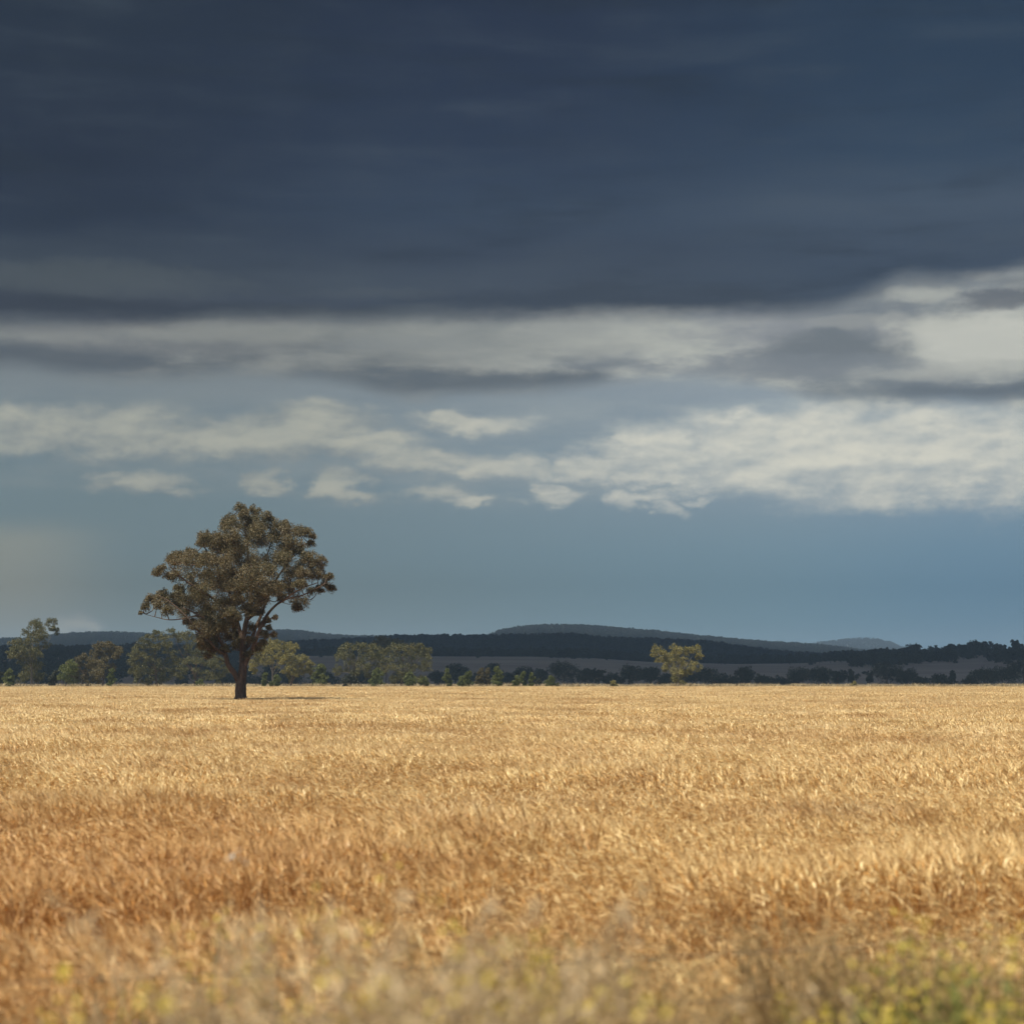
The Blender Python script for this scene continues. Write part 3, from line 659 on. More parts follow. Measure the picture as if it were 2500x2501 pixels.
# ------------------------------------------------------------------ trees in the cloud's shade
protos_h = []
def shade_proto(style, seed):
    return auto_clumps(10.0, 9.0, style, 22)
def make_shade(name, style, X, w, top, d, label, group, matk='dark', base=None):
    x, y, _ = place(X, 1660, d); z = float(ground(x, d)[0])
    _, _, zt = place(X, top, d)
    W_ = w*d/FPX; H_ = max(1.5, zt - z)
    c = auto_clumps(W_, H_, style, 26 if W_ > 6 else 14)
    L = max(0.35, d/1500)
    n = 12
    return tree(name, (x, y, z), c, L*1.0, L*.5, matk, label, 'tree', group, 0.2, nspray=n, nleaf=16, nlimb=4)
G2 = 'dark trees in cloud shade beyond the crop'
band = [  # X, width, top, style, label
 (1070,50,1640,'round','dark shaded tree just right of the twin grove'),
 (1112,56,1622,'round','dark shaded tree behind the tall oval shrub'),
 (1160,60,1638,'bush','low dark shaded tree behind the brownish upright shrub'),
 (1205,44,1618,'round','dark shaded tree rising behind the tallest green shrub'),
 (1245,60,1634,'bush','dark shaded thicket behind the gap in the row of shrubs'),
 (1285,56,1628,'round','dark shaded tree behind the thumb-shaped shrub'),
 (1318,40,1634,'round','dark shaded tree behind the squat round shrub'),
 (1376,84,1619,'round','large dark shaded tree behind the dome-shaped shrub'),
 (1428,52,1632,'round','dark shaded tree on the right flank of the large dark tree'),
 (1462,44,1634,'ragged','ragged dark shaded tree left of the tiny bright shrub'),
 (1500,60,1637,'bush','low dark shaded tree behind the tiny bright green shrub'),
 (1545,58,1624,'round','dark shaded tree right of the tiny bright green shrub'),
 (1590,56,1629,'round','dark shaded tree at the left edge of the yellow tree'),
 (1628,50,1640,'bush','low dark shaded tree behind the yellow tree trunk'),
 (1675,50,1640,'round','dark shaded tree behind the right side of the yellow tree'),
 (1722,66,1634,'round','dark shaded tree first clear to the right of the yellow tree'),
 (1775,62,1638,'bush','second dark shaded tree to the right of the yellow tree'),
 (1822,60,1634,'round','dark shaded tree left of a pale paddock patch'),
 (1866,56,1645,'bush','low dark shaded tree under a pale paddock patch'),
 (1905,50,1647,'bush','low dark shaded tree right of the pale paddock patch'),
 (1950,80,1632,'round','broad dark shaded tree in the clump left of the brown slot'),
 (2005,70,1634,'round','dark shaded tree in the middle of the clump left of the brown slot'),
 (2045,52,1640,'ragged','dark shaded tree behind the tiny lime green shrub'),
 (2080,38,1638,'ragged','narrow dark shaded tree on the left edge of the brown slot'),
 (2122,30,1640,'ragged','thin dark shaded tree on the right edge of the brown slot'),
 (2165,78,1618,'round','tallest dark shaded tree right of the brown slot'),
 (2213,66,1636,'round','dark shaded tree on the right shoulder of the tallest one'),
 (2252,54,1652,'bush','low dark shaded tree tailing off before the knoll paddock'),
 (2290,44,1648,'round','dark shaded tree left of the pointed pair at right'),
 (2325,44,1638,'cone','pointed dark shaded tree under the knoll'),
 (2368,44,1654,'bush','lowest dark shaded tree beneath the bare brown slope'),
 (2404,78,1638,'round','dark shaded tree at the left of the big right-hand clump'),
 (2450,84,1634,'round','dark shaded tree in the middle of the big right-hand clump'),
 (2498,70,1610,'round','dark shaded tree cut by the right edge of the picture'),
 (980,70,1630,'bush','dark shaded tree seen under the twin grove'),
 (880,70,1628,'bush','dark shaded tree seen through the left half of the twin grove'),
 (790,80,1634,'bush','dark shaded tree behind the small dense tree'),
 (705,90,1638,'bush','dark shaded tree behind the low yellow-tinged gum'),
 (640,80,1636,'bush','dark shaded tree behind the yellowish gum'),
 (570,80,1634,'bush','dark shaded tree right behind the lone tree'),
]
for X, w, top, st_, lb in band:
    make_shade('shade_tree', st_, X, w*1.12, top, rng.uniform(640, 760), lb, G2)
G3 = 'dark trees standing out against the sky on the right-hand rise'
for X, w, top, st_, lb in (
 (2083,30,1593,'round','small dark rise-top tree first of the row below the far grey hill'),
 (2110,32,1598,'round','low dark rise-top tree below the summit of the far grey hill'),
 (2138,36,1590,'round','dark rounded rise-top tree below the right slope of the grey hill'),
 (2165,28,1594,'round','dark rise-top tree where the grey hill runs down'),
 (2194,22,1592,'cone','small pointed rise-top tree at the foot of the grey hill'),
 (2234,40,1577,'ragged','ragged dark rise-top tree standing apart from the grey hill'),
 (2278,26,1582,'cone','slanting spiky rise-top tree in the open sky gap'),
 (2300,26,1594,'bush','low rise-top scrub right of the spiky tree'),
 (2323,30,1575,'ragged','thin see-through rise-top tree at the left of the long clump'),
 (2350,36,1574,'round','dark rise-top tree in the left part of the long clump'),
 (2378,36,1564,'round','tallest domed rise-top tree of the long clump'),
 (2393,34,1570,'round','dark rise-top tree right behind the domed one'),
 (2412,30,1568,'ragged','ragged rise-top tree at the right end of the long clump'),
 (2437,22,1571,'ragged','narrow rise-top tree right of the long clump'),
 (2453,16,1575,'column','small square-topped rise-top tree between two taller ones'),
 (2481,26,1562,'ragged','tall gappy rise-top tree near the right edge'),
 (2502,24,1585,'round','rise-top tree cut by the right edge')):
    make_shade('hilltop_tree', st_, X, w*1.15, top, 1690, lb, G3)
G4 = 'lone dark trees below the left-hand hill'
for X, w, top, st_, lb in ((134,26,1575,'round','dark round tree on the left slope beside the tall olive tree'),(147,10,1577,'ragged','thin dark tree beside the round one on the left slope'),
 (189,18,1573,'umbrella','solitary dark tree on the left slope with bare ground around it'),(218,26,1581,'round','dark tree behind the umbrella-crowned brown tree, left side'),(240,28,1574,'round','dark tree above the umbrella-crowned brown tree'),(318,48,1572,'round','large dark tree between the umbrella-crowned tree and the domed gum'),(290,30,1577,'round','dark tree just right of the umbrella-crowned tree')):
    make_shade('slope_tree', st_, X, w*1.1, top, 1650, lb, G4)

# ------------------------------------------------------------------ woods on the ridges
def wood_proto(seed):
    c = auto_clumps(9.0, 9.5, ('round', 'round', 'ragged', 'cone')[seed % 4], 12)
    s = crown_soup(c, 1.3, 0.8, 7, 9); tube(s, [(0,0,-3),(0,0,6)], [.3,.15], 4, 1, rnd=0.2)
    return s
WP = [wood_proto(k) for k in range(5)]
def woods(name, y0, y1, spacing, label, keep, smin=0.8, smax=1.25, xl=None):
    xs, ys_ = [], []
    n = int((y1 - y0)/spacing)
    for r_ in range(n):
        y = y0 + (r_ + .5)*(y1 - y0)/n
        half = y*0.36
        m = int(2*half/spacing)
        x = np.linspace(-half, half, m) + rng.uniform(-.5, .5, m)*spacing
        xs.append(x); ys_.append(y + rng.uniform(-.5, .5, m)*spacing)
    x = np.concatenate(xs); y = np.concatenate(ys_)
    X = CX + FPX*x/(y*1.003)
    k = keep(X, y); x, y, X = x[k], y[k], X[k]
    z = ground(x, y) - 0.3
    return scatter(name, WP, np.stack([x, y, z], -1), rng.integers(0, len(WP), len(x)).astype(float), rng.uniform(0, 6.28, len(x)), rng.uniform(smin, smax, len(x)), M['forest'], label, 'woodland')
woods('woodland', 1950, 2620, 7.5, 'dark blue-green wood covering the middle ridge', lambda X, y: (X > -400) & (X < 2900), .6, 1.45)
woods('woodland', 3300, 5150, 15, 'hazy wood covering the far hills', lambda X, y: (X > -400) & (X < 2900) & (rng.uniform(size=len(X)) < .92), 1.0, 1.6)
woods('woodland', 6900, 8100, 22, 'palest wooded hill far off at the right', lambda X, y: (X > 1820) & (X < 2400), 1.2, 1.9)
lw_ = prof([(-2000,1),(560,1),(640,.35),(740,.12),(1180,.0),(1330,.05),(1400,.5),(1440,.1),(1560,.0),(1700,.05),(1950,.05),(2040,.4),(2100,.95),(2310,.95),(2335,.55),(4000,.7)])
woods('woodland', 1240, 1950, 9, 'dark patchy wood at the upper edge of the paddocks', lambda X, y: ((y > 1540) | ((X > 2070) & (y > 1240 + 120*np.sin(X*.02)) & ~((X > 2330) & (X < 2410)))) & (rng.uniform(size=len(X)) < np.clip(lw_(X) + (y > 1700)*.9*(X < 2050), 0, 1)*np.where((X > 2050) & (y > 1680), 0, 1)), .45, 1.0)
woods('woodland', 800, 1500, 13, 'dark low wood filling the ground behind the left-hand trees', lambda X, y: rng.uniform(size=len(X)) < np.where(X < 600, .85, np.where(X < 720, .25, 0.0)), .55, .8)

# ------------------------------------------------------------------ the crop
def stalks(n, size, style, wide, n_awn, stem_seg, hgt=0.74):
    """A square metre or so of ripe cereal: stem, nodding ear and awns as thin blades."""
    s = Soup()
    base = np.stack([rng.uniform(-.5, .5, n)*size, rng.uniform(-.5, .5, n)*size, np.zeros(n)], -1)
    spread = {'up': 1.3, 'lean': 0.8, 'flat': 0.9, 'messy': 2.6}[style]
    phi = rng.normal(math.pi, spread, n)                        # the wind has combed it towards -x
    lean = {'up': (0.10, 0.25), 'lean': (0.35, 0.35), 'flat': (0.95, 0.5), 'messy': (0.6, 0.7)}[style]
    th_top = np.abs(rng.normal(lean[0], lean[1], n)) + 0.05
    nod = np.abs(rng.normal({'up': 1.0, 'lean': 1.3, 'flat': 0.9, 'messy': 1.2}[style], .5, n))
    h = hgt*rng.uniform(.82, 1.12, n)*(1.12 if style in ('flat',) else 1.0)
    d = np.stack([np.cos(phi), np.sin(phi), np.zeros(n)], -1); up = np.array([0, 0, 1.0])
    fr = np.linspace(0, 1, stem_seg + 1)
    P = [base]; 
    for a, b in zip(fr[:-1], fr[1:]):
        th = th_top*(0.25 + 1.0*((a+b)/2)**1.5)
        P.append(P[-1] + (h*(b-a))[:, None]*(np.sin(th)[:, None]*d + np.cos(th)[:, None]*up))
    neck = P[-1]; th = th_top*1.25
    side = np.cross(d, up); fz = rng.uniform(0, 3.14, n)
    sdir = unit(np.cos(fz)[:, None]*side + np.sin(fz)[:, None]*np.cross(side, up)*1.0)
    rnd = rng.uniform(size=n)
    def ribbon(pts, ws, sd, t0, t1):
        k = len(pts)
        v = np.stack([np.stack([p - sd*w*.5, p + sd*w*.5], 1) for p, w in zip(pts, ws)], 1)   # n,k,2,3
        i = np.arange(k-1); q = np.stack([i*2, i*2+1, i*2+3, i*2+2], -1)
        Q = (np.arange(len(pts[0]))[:, None, None]*k*2 + q[None]).reshape(-1, 4)
        tt = np.repeat(np.linspace(t0, t1, k), 2)
        s.add(v.reshape(-1, 3), Q, rnd=np.repeat(rnd, 2*k), part=np.tile(tt, n))
    sw = 0.0042*wide
    ribbon(P, [sw*1.2]*len(P), sdir, 0.0, 0.6)
    # ear: bends over further, two crossed lens-shaped ribbons
    E_ = [neck]; L = 0.085
    for k in range(3):
        th = th + nod*0.33
        E_.append(E_[-1] + (L/3)*(np.sin(th)[:, None]*d + np.cos(th)[:, None]*up))
    ew = [0.005*wide, 0.014*wide, 0.014*wide, 0.003*wide]
    ax = unit(E_[2] - E_[1]); s2_ = unit(np.cross(ax, sdir + 0.01)); s3_ = unit(np.cross(ax, s2_))
    ribbon(E_, ew, s2_, 0.75, 0.8); ribbon(E_, ew, s3_, 0.75, 0.8)
    for k in range(n_awn):                                      # awns
        a0 = E_[1]*.5 + E_[2]*.5 if k % 2 else E_[2]
        dr = unit(ax + rng.normal(size=(n, 3))*0.22); tip = a0 + dr*rng.uniform(.10, .16, (n, 1)) - up*0.006
        w = unit(np.cross(dr, rng.normal(size=(n, 3))))*0.0022*wide
        v = np.stack([a0 - w, a0 + w, tip], 1).reshape(-1, 3)
        s.add(v, None, np.arange(3*n).reshape(-1, 3), rnd=np.repeat(rnd, 3), part=1.0)
    m = n//2                                                     # dry leaf blades, drooping
    idx = rng.permutation(n)[:m]; b0 = (P[1][idx] if stem_seg > 1 else P[0][idx]*.4+P[1][idx]*.6)
    pl = rng.uniform(0, 6.28, m); dl = np.stack([np.cos(pl), np.sin(pl), np.zeros(m)], -1)
    b1 = b0 + dl*.07 + up*.07; b2 = b1 + dl*.09 - up*.05
    sd = np.cross(dl, up)*0.5*0.009*wide
    v = np.stack([b0 - sd*.5, b0 + sd*.5, b1 + sd, b1 - sd, b2], 1).reshape(-1, 3); o5 = np.arange(m)[:, None]*5
    s.add(v, o5 + np.array([0, 1, 2, 3]), o5 + np.array([3, 2, 4]), rnd=np.repeat(rnd[idx], 5), part=0.45)
    return s
def cropb(t, p):
    P = pos(); part, rnd = attr('part'), attr('rnd')
    big = noise(P, 0.10, 3, 0.6); med = noise(P, 0.55, 3, 0.6)
    sp = E.nt.nodes.new('ShaderNodeSeparateXYZ'); E.nt.links.new(P, sp.inputs[0]); yy_ = sstep(E(sp.outputs[1]), 14, 75)
    stem = cmix(sstep(rnd, .2, .9), (0.44,0.19,0.042), (0.62,0.35,0.105))
    ear = cmix(sstep(rnd, .1, .9), cmix(yy_, (0.52,0.27,0.065), (0.64,0.41,0.155)), (0.95,0.79,0.44))
    c = cmix(sstep(part, .25, .78), stem, ear)
    c = cmix(sstep(part, .8, 1.0)*0.7, c, cmix(yy_, (0.78,0.55,0.24), (0.87,0.68,0.38)))
    c = cmix(sstep(med, .50, .72)*.50, c, (0.44,0.22,0.07))
    c = cmix(sstep(noise(P, 0.21, 4, 0.65), .56, .68)*.45, c, (0.90,0.76,0.48))
    c = cmix(sstep(big, .48, .66)*.42, c, (0.50,0.27,0.09))
    rust = sstep(E(sp.outputs[0])*-1.0 + (noise(P, 0.35, 4, 0.6) - 0.5)*5.0, -0.5, 3.0)*(1.0 - sstep(E(sp.outputs[1]), 17, 34))
    return cmix(rust*0.5, c, (0.50,0.22,0.055))
M['crop'] = mat('crop', cropb, 0.5, 0.16, 0.4)
LOD = [  # y0, y1, cell, stalks/m2, width, awns, segments
 (9.2, 26, 0.55, 330, 1.0, 6, 3), (26, 66, 0.9, 260, 1.2, 4, 2), (66, 165, 1.7, 170, 1.8, 2, 2), (165, 387, 3.4, 90, 3.1, 1, 1)]
for li, (y0, y1, cell, dens, wide, na_, seg) in enumerate(LOD):
    pr = []
    for st_ in ('up', 'up', 'lean', 'lean', 'messy', 'flat'):
        pr.append(stalks(int(dens*(cell*1.15)**2), cell*1.15, st_, wide, na_, seg))
    rows = int((y1 - y0)/(cell*.97)); X_, Y_ = [], []
    for r_ in range(rows):
        y = y0 + (r_+.5)*(y1-y0)/rows; half = y*0.33 + 3 + cell
        m = int(2*half/(cell*.97)); X_.append(np.linspace(-half, half, m) + rng.uniform(-.12, .12, m)*cell); Y_.append(np.full(m, y) + rng.uniform(-.12, .12, m)*cell)
    x = np.concatenate(X_); y = np.concatenate(Y_)
    if li == len(LOD) - 1: pass
    bare = (np.hypot(x - bx0, (y - D0)) > 1.0)
    x, y = x[bare], y[bare]
    f = vnoise(x, y, 3.4, 5.5, 2.0) + 0.5*vnoise(x, y, 1.0, 1.4, 9.0) + 0.12*(x/(y*.25)) 
    rk = np.argsort(np.argsort(f))/len(f) + rng.uniform(-.10, .10, len(f))
    vid = np.digitize(rk, [.12, .24, .37, .50, .76]).astype(float)
    hsc = 1.0 + 0.30*vnoise(x, y, 9.0, 4.5, 5.0) + 0.10*vnoise(x, y, 2.0, 2.0, 25.0) - 0.06*(vid == 5) + 0.06*(vid <= 1)
    for a_, b_ in ((1.7, 4.4), (-4.6, -1.6)):
        jx = rng.normal(0, .25, len(x)); jy = rng.normal(0, .25, len(x)) + 0.5*np.sin(x*1.3)
        m = (x > a_ + jx) & (x < b_ + jx) & (y + jy > 16.2) & (y + jy < 17.8); vid[m] = 0; hsc[m] *= 1.10
        m = (x > a_ - .4 + jx) & (x < b_ + .6 + jx) & (y + jy > 13.6) & (y + jy <= 16.2); vid[m] = 5; hsc[m] *= .84
    rot = 1.1*vnoise(x, y, 5, 7, 14.0) + rng.normal(0, .32, len(x)) + rng.choice([0, 0], len(x))
    hsc = 1 + (hsc - 1)*np.interp(y, [60, 200], [1, .35]) - np.interp(y, [100, 300], [0, .06])
    z = ground(x, y)
    scatter('crop', pr, np.stack([x, y, z], -1), vid, rot, hsc, M['crop'],
            ('ripe golden cereal crop nearest the verge, blurred', 'golden crop in the nearer half of the field', 'golden crop around the foot of the lone tree', 'smooth pale golden crop out to the far edge')[li], 'crop')

# rank dry grass round the trunk and along the far headland
def tuft(h, n, w, col=None):
    s = Soup(); a = rng.uniform(0, 6.28, n); r = rng.uniform(0, .5, n)**.7*w
    b = np.stack([np.cos(a)*r*.4, np.sin(a)*r*.4, np.zeros(n)], -1); H = h*rng.uniform(.5, 1.1, n)
    d = np.stack([np.cos(a), np.sin(a), np.zeros(n)], -1)
    m = b + d*(r*.4)[:, None] + np.stack([0*H, 0*H, H*.6], -1); tp = b + d*(r*1.3 + .05)[:, None] + np.stack([0*H, 0*H, H], -1)
    sd = np.cross(d, [0, 0, 1.0])*w*.03
    v = np.stack([b - sd, b + sd, m + sd, m - sd, tp], 1).reshape(-1, 3); o5 = np.arange(n)[:, None]*5
    s.add(v, o5 + np.array([0, 1, 2, 3]), o5 + np.array([3, 2, 4]), rnd=np.repeat(rng.uniform(size=n), 5))
    return s
M['drygrass'] = mat('dry_grass', lambda t, p: cmix(attr('rnd'), (0.22,0.17,0.09), (0.46,0.37,0.23)), .8, .3)
x = rng.uniform(-1, 1, 2600)*160; y = rng.uniform(396, 560, 2600)
scatter('headland_grass', [tuft(1.0, 40, 1.6) for _ in range(3)], np.stack([x, y, ground(x, y)], -1), rng.integers(0, 3, len(x)).astype(float), rng.uniform(0, 6.28, len(x)), rng.uniform(.6, 1.5, len(x)), M['drygrass'], 'pale rough grass between the crop edge and the trees', 'grass')
a = rng.uniform(0, 6.28, 40); r = rng.uniform(.5, 1.5, 40)
scatter('trunk_grass', [tuft(.8, 50, 1.0) for _ in range(2)], np.stack([bx0 + np.cos(a)*r*1.4, D0 + np.sin(a)*r, 0*r], -1), rng.integers(0, 2, 40).astype(float), a, rng.uniform(.6, 1.1, 40), M['drygrass'], 'rank grass at the foot of the lone gum tree', 'grass')

# ------------------------------------------------------------------ the verge in front of the lens
M['palegrass'] = mat('pale_grass', lambda t, p: cmix(attr('rnd'), (0.50,0.37,0.20), (0.74,0.59,0.38)), .8, .35)
M['weedgreen'] = mat('weed_green', lambda t, p: cmix(attr('rnd'), (0.10,0.125,0.025), (0.34,0.31,0.10)), .6, .35)
M['greygreen'] = mat('grey_green', lambda t, p: cmix(attr('rnd'), (0.26,0.18,0.075), (0.52,0.36,0.18)), .7, .3)
M['petal'] = mat('yellow_petal', lambda t, p: cmix(attr('rnd'), (0.56,0.42,0.05), (0.72,0.58,0.14)), .6, .3)
M['purple'] = mat('purple_petal', lambda t, p: cmix(attr('rnd'), (0.20,0.09,0.24), (0.34,0.18,0.36)), .6, .3)
M['white'] = mat('white_petal', lambda t, p: cmix(attr('rnd'), (0.70,0.70,0.62), (0.85,0.85,0.80)), .6, .3)
def plume(h, lean=0.3):       # a seeding grass stem with an open feathery head
    s = Soup(); a = rng.uniform(0, 6.28); d = np.array([math.cos(a), math.sin(a), 0])*lean*h
    P = [np.zeros(3), np.array([0,0,h*.45]) + d*.2, np.array([0,0,h*.8]) + d*.6, np.array([0,0,h]) + d*1.1]
    tube(s, P, [.003, .0025, .002, .001], 3, 3, rnd=rng.uniform())
    n = 48; f = rng.uniform(0, 1, n)
    c = P[2]*(1-f)[:, None] + P[3]*f[:, None] + rng.normal(size=(n, 3))*0.032*(1.15-f)[:, None]*[1, 1, .7]
    leaves(s, c, 0.035, 0.008, 0.2)
    return s
def blades(n, h, w=.4):
    s = tuft(h, n, w); return s
def fine_tuft(n, h):          # thin, arching, seeding grass: every stem leans its own way
    s = Soup(); a = rng.uniform(0, 6.28, n); l = np.abs(rng.normal(.28, .22, n))*h; H = h*rng.uniform(.45, 1.15, n)
    b = rng.normal(0, .09, (n, 3))*[1, 1, 0]; d = np.stack([np.cos(a), np.sin(a), 0*a], -1)
    up = np.array([0, 0, 1.0]); P = [b, b + d*(l*.25)[:, None] + up*(H*.5)[:, None], b + d*(l*.7)[:, None] + up*(H*.85)[:, None], b + d*(l*1.5)[:, None] + up*H[:, None]]
    sd = unit(rng.normal(size=(n, 3))*[1, 1, .2])
    v = np.stack([P[0]-sd*.002, P[0]+sd*.002, P[1]-sd*.003, P[1]+sd*.003, P[2]-sd*.0025, P[2]+sd*.0025, P[3]], 1).reshape(-1, 3); o7 = np.arange(n)[:, None]*7
    s.add(v, np.concatenate([o7 + np.array([0,1,3,2]), o7 + np.array([2,3,5,4])]), o7 + np.array([4,5,6]), rnd=np.repeat(rng.uniform(size=n), 7))
    k = 10; f = rng.uniform(0, 1, (n, k, 1)); c = P[2][:, None]*(1-f) + P[3][:, None]*f + rng.normal(size=(n, k, 3))*.012
    leaves(s, c.reshape(-1, 3), .022, .007, .3)
    return s
def zone(n, xf, y0, y1):
    y = rng.uniform(y0, y1, n); X = xf(n); x = (X - CX)/FPX*y*1.003
    return x, y
def normX(m, sd): return lambda n: rng.normal(m, sd, n)
# pale feathery grass: a hump right of the middle-left
xs_, ys_ = [], []
for m_, sd_, n_, y0_, y1_ in ((960,170,22,3.6,6.5),(790,50,7,3.4,4.8),(1270,200,13,4.0,7.2),(1600,260,14,4.5,7.5),(450,260,6,5,8)):
    x, y = zone(n_, normX(m_, sd_), y0_, y1_); xs_.append(x); ys_.append(y)
x = np.concatenate(xs_); y = np.concatenate(ys_); Xp = CX + FPX*x/y
tops = prof([(-500,2470),(300,2450),(600,2360),(740,2180),(900,2190),(1080,2250),(1300,2330),(1600,2400),(1900,2420),(3000,2450)])(Xp) + np.abs(rng.normal(0, 110, len(x))) - 20
v_ = np.array([place(a, b, c)[2] for a, b, c in zip(Xp, tops, y)]); g0 = ground(x, y)
hh = np.clip(v_ - g0, .35, 1.75)
scatter('feather_grass', [plume(1.0, l) for l in (.1, .2, .3, .4, .15)], np.stack([x, y, g0], -1), rng.integers(0, 5, len(x)).astype(float), rng.uniform(0, 6.28, len(x)), hh, M['palegrass'], 'pale feathery grass heads out of focus in the foreground', 'grass')
x, y = zone(400, lambda n: rng.uniform(-300, 2800, n), 6.6, 9.6)
kp = rng.uniform(size=len(x)) < np.interp(CX + FPX*x/y, [-300, 500, 1000, 2800], [.45, .6, 1, 1]); x, y = x[kp], y[kp]
scatter('verge_grass', [fine_tuft(90, .66) for _ in range(4)], np.stack([x, y, ground(x, y)], -1), rng.integers(0, 4, len(x)).astype(float), rng.uniform(0, 6.28, len(x)), rng.uniform(.6, 1.15, len(x))*np.interp(CX + FPX*x/y, [200, 1100, 1500, 2600], [.75, .8, .9, .9])*rng.choice([.6, .8, 1.0, 1.3], len(x)), M['greygreen'], 'dull grey-brown verge grass along the bottom of the picture', 'grass')
def weed_protos(h, nb, petal, fl_n=9, fs=.02, leafn=60):
    st, lf, fl = Soup(), Soup(), Soup()
    tube(st, [(0,0,0),(.02,.01,h*.5),(0,.03,h*.8)], [.006,.005,.003], 4, 2, rnd=.4)
    for k in range(nb):
        a = rng.uniform(0, 6.28); z0 = h*rng.uniform(.15, .65); ln = h*rng.uniform(.25, .45)
        d = np.array([math.cos(a)*.5, math.sin(a)*.5, .9])
        tip = np.array([0, 0, z0]) + d*ln
        tube(st, [(0,0,z0), np.array([0,0,z0]) + d*ln*.5 + [0,0,-.02], tip], [.004,.003,.0015], 3, 2, rnd=rng.uniform())
        c = tip + rng.normal(size=(int(fl_n*1.1), 3))*np.array([.022,.022,.03])
        leaves(fl, c, fs, fs*.8, 0.0)
        c = np.array([0,0,z0]) + d*ln*rng.uniform(.0, .9, (leafn//nb, 1)) + rng.normal(size=(leafn//nb, 3))*.02
        leaves(lf, c, .06, .018, .2)
    c = np.stack([rng.normal(0, .09, leafn), rng.normal(0, .09, leafn), rng.uniform(.02, .5, leafn)*h], -1)
    leaves(lf, c, .09, .03, .3)
    return st, lf, fl
def weed_things(name, protos, spots, label, cat, group, mats):
    pr = []
    for st, lf, fl in protos: pr.append((st.mesh('stem', mats[0]), lf.mesh('leaves', mats[1]), fl.mesh('blossoms', mats[2])))
    for i, (x, y, h) in enumerate(spots):
        r_ = empty(name, (x, y, float(ground(x, y)[0])), rng.uniform(0, 6.28)); r_.scale = (h, h, h)
        tag(r_, label if isinstance(label, str) else label[i], cat, group)
        for nm, me in zip(('stem', 'leaves', 'blossoms'), pr[i % len(pr)]):
            o = bpy.data.objects.new(nm, me); COL.objects.link(o); o.parent = r_
MW = (M['weedgreen'], M['weedgreen'], M['petal'])
wp = [weed_protos(1.0, nb - 1, 'y', 8, .021, 70) for nb in (9, 11, 13, 10)]
spots = []
for k in range(34):
    X = rng.uniform(1780, 2620); y = rng.uniform(5.2, 8.6)
    top = np.interp(X, [1840, 1950, 2100, 2300, 2620], [2450, 2370, 2335, 2310, 2320]) + rng.normal(20, 70)
    x = (X - CX)/FPX*y*1.003; h = place(X, top, y)[2] - float(ground(x, y)[0]); spots.append((x, y, max(.4, h)))
weed_things('mustard_weed', wp, spots, 'green weed dotted with small yellow flowers in the blurred lower right patch', 'weed', 'yellow-flowering weeds in the lower right', MW)
spots = []
for k in range(58):
    X = rng.uniform(220, 1500); y = rng.uniform(3.6, 7.6); top = np.interp(X, [220, 450, 700, 1000, 1500], [2450, 2390, 2290, 2290, 2410]) + rng.normal(0, 75)
    x = (X - CX)/FPX*y*1.003; h = place(X, top, y)[2] - float(ground(x, y)[0]); spots.append((x, y, max(.35, h)))
weed_things('yellow_weed', [weed_protos(1.0, nb, 'y', 6, .018, 22) for nb in (4, 5, 6)], spots, 'straggly yellow-flowering weed among the blurred pale grass, lower left to middle', 'weed', 'yellow-flowering weeds in the pale grass', (M['greygreen'], M['greygreen'], M['petal']))
one = []
for X, top, y in ((1180,2225,5.4),(780,2210,6.6),(668,2190,7.2),(690,2300,6.4),(430,2340,7.2)):
    x = (X - CX)/FPX*y*1.003; one.append((x, y, place(X, top, y)[2] - float(ground(x, y)[0])))
weed_things('tall_yellow_weed', [weed_protos(1.0, 3, 'y', 9, .022, 24) for _ in range(3)], one,
   ['biggest out-of-focus yellow flower head, among the pale plumes near the middle','yellow flower head left of the pale plume hump','pale yellow flower head highest on the left side of the plumes','yellow-green flower spray low beside the left plumes','small bright yellow flower head at lower left'], 'weed', 'single tall yellow-flowering weeds', (M['greygreen'], M['greygreen'], M['petal']))
x = (260 - CX)/FPX*6.6; h = place(260, 2462, 6.6)[2] - float(ground(x, 6.6)[0])
weed_things('thistle', [weed_protos(1.0, 4, 'p', 12, .02, 60)], [(x, 6.6, h)], 'purple-flowered thistle at the bottom left', 'thistle', None, (M['greygreen'], M['greygreen'], M['purple']))
x = (530 - CX)/FPX*8.6; h = place(530, 2080, 8.6)[2] - float(ground(x, 8.6)[0])
weed_things('white_flower', [weed_protos(1.0, 1, 'w', 5, .02, 8)], [(x, 8.6, h)], 'single white flower on a thin stem at left against the crop', 'flower', None, (M['greygreen'], M['greygreen'], M['white']))

# fence wires along the verge, posts beyond the frame
M['wire'] = mat('wire', lambda t, p: cmix(noise(pos(), 20, 3), (0.05,0.045,0.04), (0.12,0.10,0.085)), .6)
M['post'] = mat('post_wood', lambda t, p: cmix(noise(pos(), 9, 5), (0.10,0.08,0.06), (0.24,0.20,0.16)), .9)
fr_ = empty('wire_fence', (0, 8.0, .45)); tag(fr_, 'thin wire fence crossing the blurred weeds at lower right', 'fence')
A = np.array(place(400, 2385, 7.2)); B = np.array(place(2500, 2288, 8.2))
for dzz in (0.0, -0.17, -0.34):
    s = Soup(); Pw = []
    for f in np.linspace(-0.25, 1.12, 9):
        p = A*(1-f) + B*f; Pw.append(p + [0, -8.0, -.45 + dzz - 0.015*math.sin(math.pi*min(1, max(0, f)))])
    tube(s, Pw, [.0022]*9, 5, 3); s.obj('wire', M['wire'], fr_)
for f in (-0.25, 1.12):
    p = A*(1-f) + B*f; s = Soup(); zg = float(ground(p[0], p[1])[0]) - .5
    tube(s, [(p[0], p[1]-8.0, zg-.45), (p[0]+.02, p[1]-8.0, p[2]-.45+.12)], [.06, .055], 9, 1, .05); s.obj('post', M['post'], fr_)

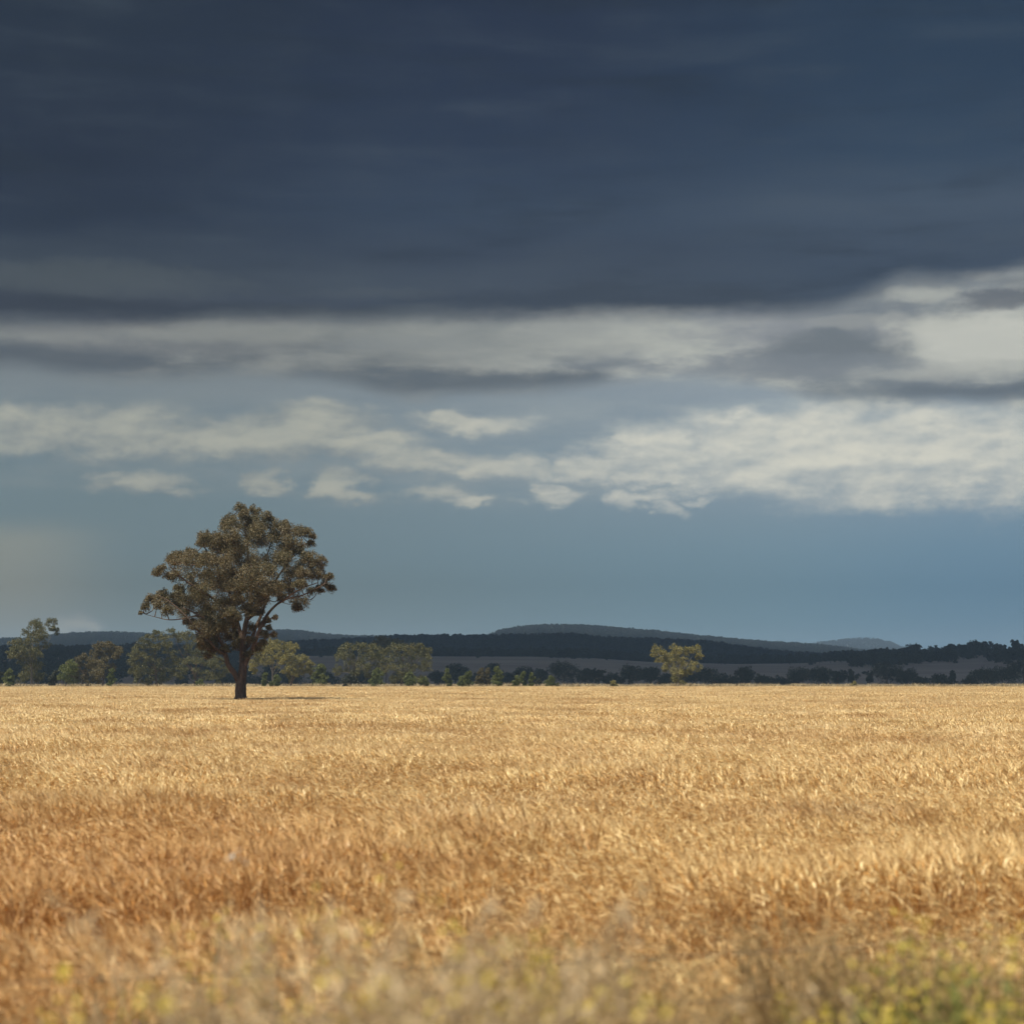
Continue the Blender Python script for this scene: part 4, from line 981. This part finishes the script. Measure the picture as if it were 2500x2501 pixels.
# ------------------------------------------------------------------ unseen cloud slab, added above the frame to shade the hills
s = Soup(); ny, nx = 90, 80
yy = np.linspace(0, 1, ny); xx = np.linspace(-1, 1, nx)
Yc, Xc = np.meshgrid(yy, xx, indexing='ij')
tx, ty = sv.x/sv.z, sv.y/sv.z
y_sh = 560*(3900/560)**Yc                       # ground distance each strip shades
hgt = 0.46*y_sh + 170
xc = Xc*(y_sh*0.40 + 120) + tx*hgt; yc = y_sh + ty*hgt
nz = vnoise((xc/hgt).ravel()*4, (np.log(y_sh)).ravel()*6, 1, 1, 3.0).reshape(xc.shape)
for sgn, off in ((-1, 0.0), (1, 1.0)):
    z = hgt*(1 + 0.03*nz*(1 if sgn < 0 else 2) + off*(0.05 + 0.10*np.sqrt(np.clip((1-Xc**2)*4*Yc*(1-Yc), 0, 1))))
    i, j = np.meshgrid(np.arange(ny-1), np.arange(nx-1), indexing='ij')
    q = np.stack([i*nx+j, i*nx+j+1, (i+1)*nx+j+1, (i+1)*nx+j], -1).reshape(-1, 4)
    s.add(np.stack([xc, yc, z], -1), q if sgn > 0 else q[:, ::-1])
cl = s.obj('unseen_shade_cloud', mat('cloud', lambda t, p: cmix(noise(pos(), .002, 5), (0.55,0.56,0.58), (0.7,0.7,0.7)), 1.0), smooth=True); cl['kind'] = 'structure'

# ------------------------------------------------------------------ the air between here and the hills
hz_ = Soup(); X0, X1, Y0, Y1, Z0, Z1 = -5400, 5400, -80, 9520, -3, 178
v = [(X0,Y0,Z0),(X1,Y0,Z0),(X1,Y1,Z0),(X0,Y1,Z0),(X0,Y0,Z1),(X1,Y0,Z1),(X1,Y1,Z1),(X0,Y1,Z1)]
hz_.add(v, [(0,3,2,1),(4,5,6,7),(0,1,5,4),(1,2,6,5),(2,3,7,6),(3,0,4,7)])
hm = bpy.data.materials.new('haze'); hm.use_nodes = True; t = hm.node_tree; t.nodes.clear()
o_ = t.nodes.new('ShaderNodeOutputMaterial'); pv = t.nodes.new('ShaderNodeVolumePrincipled')
pv.inputs['Color'].default_value = (0.56, 0.78, 1.0, 1); pv.inputs['Density'].default_value = 0.00011; pv.inputs['Anisotropy'].default_value = 0.1
t.links.new(pv.outputs[0], o_.inputs['Volume'])
hm.cycles.homogeneous_volume = True
h_ = hz_.obj('haze', hm); h_['kind'] = 'stuff'; h_['label'] = 'thin blue-grey air dimming the far hills'; h_['category'] = 'haze'
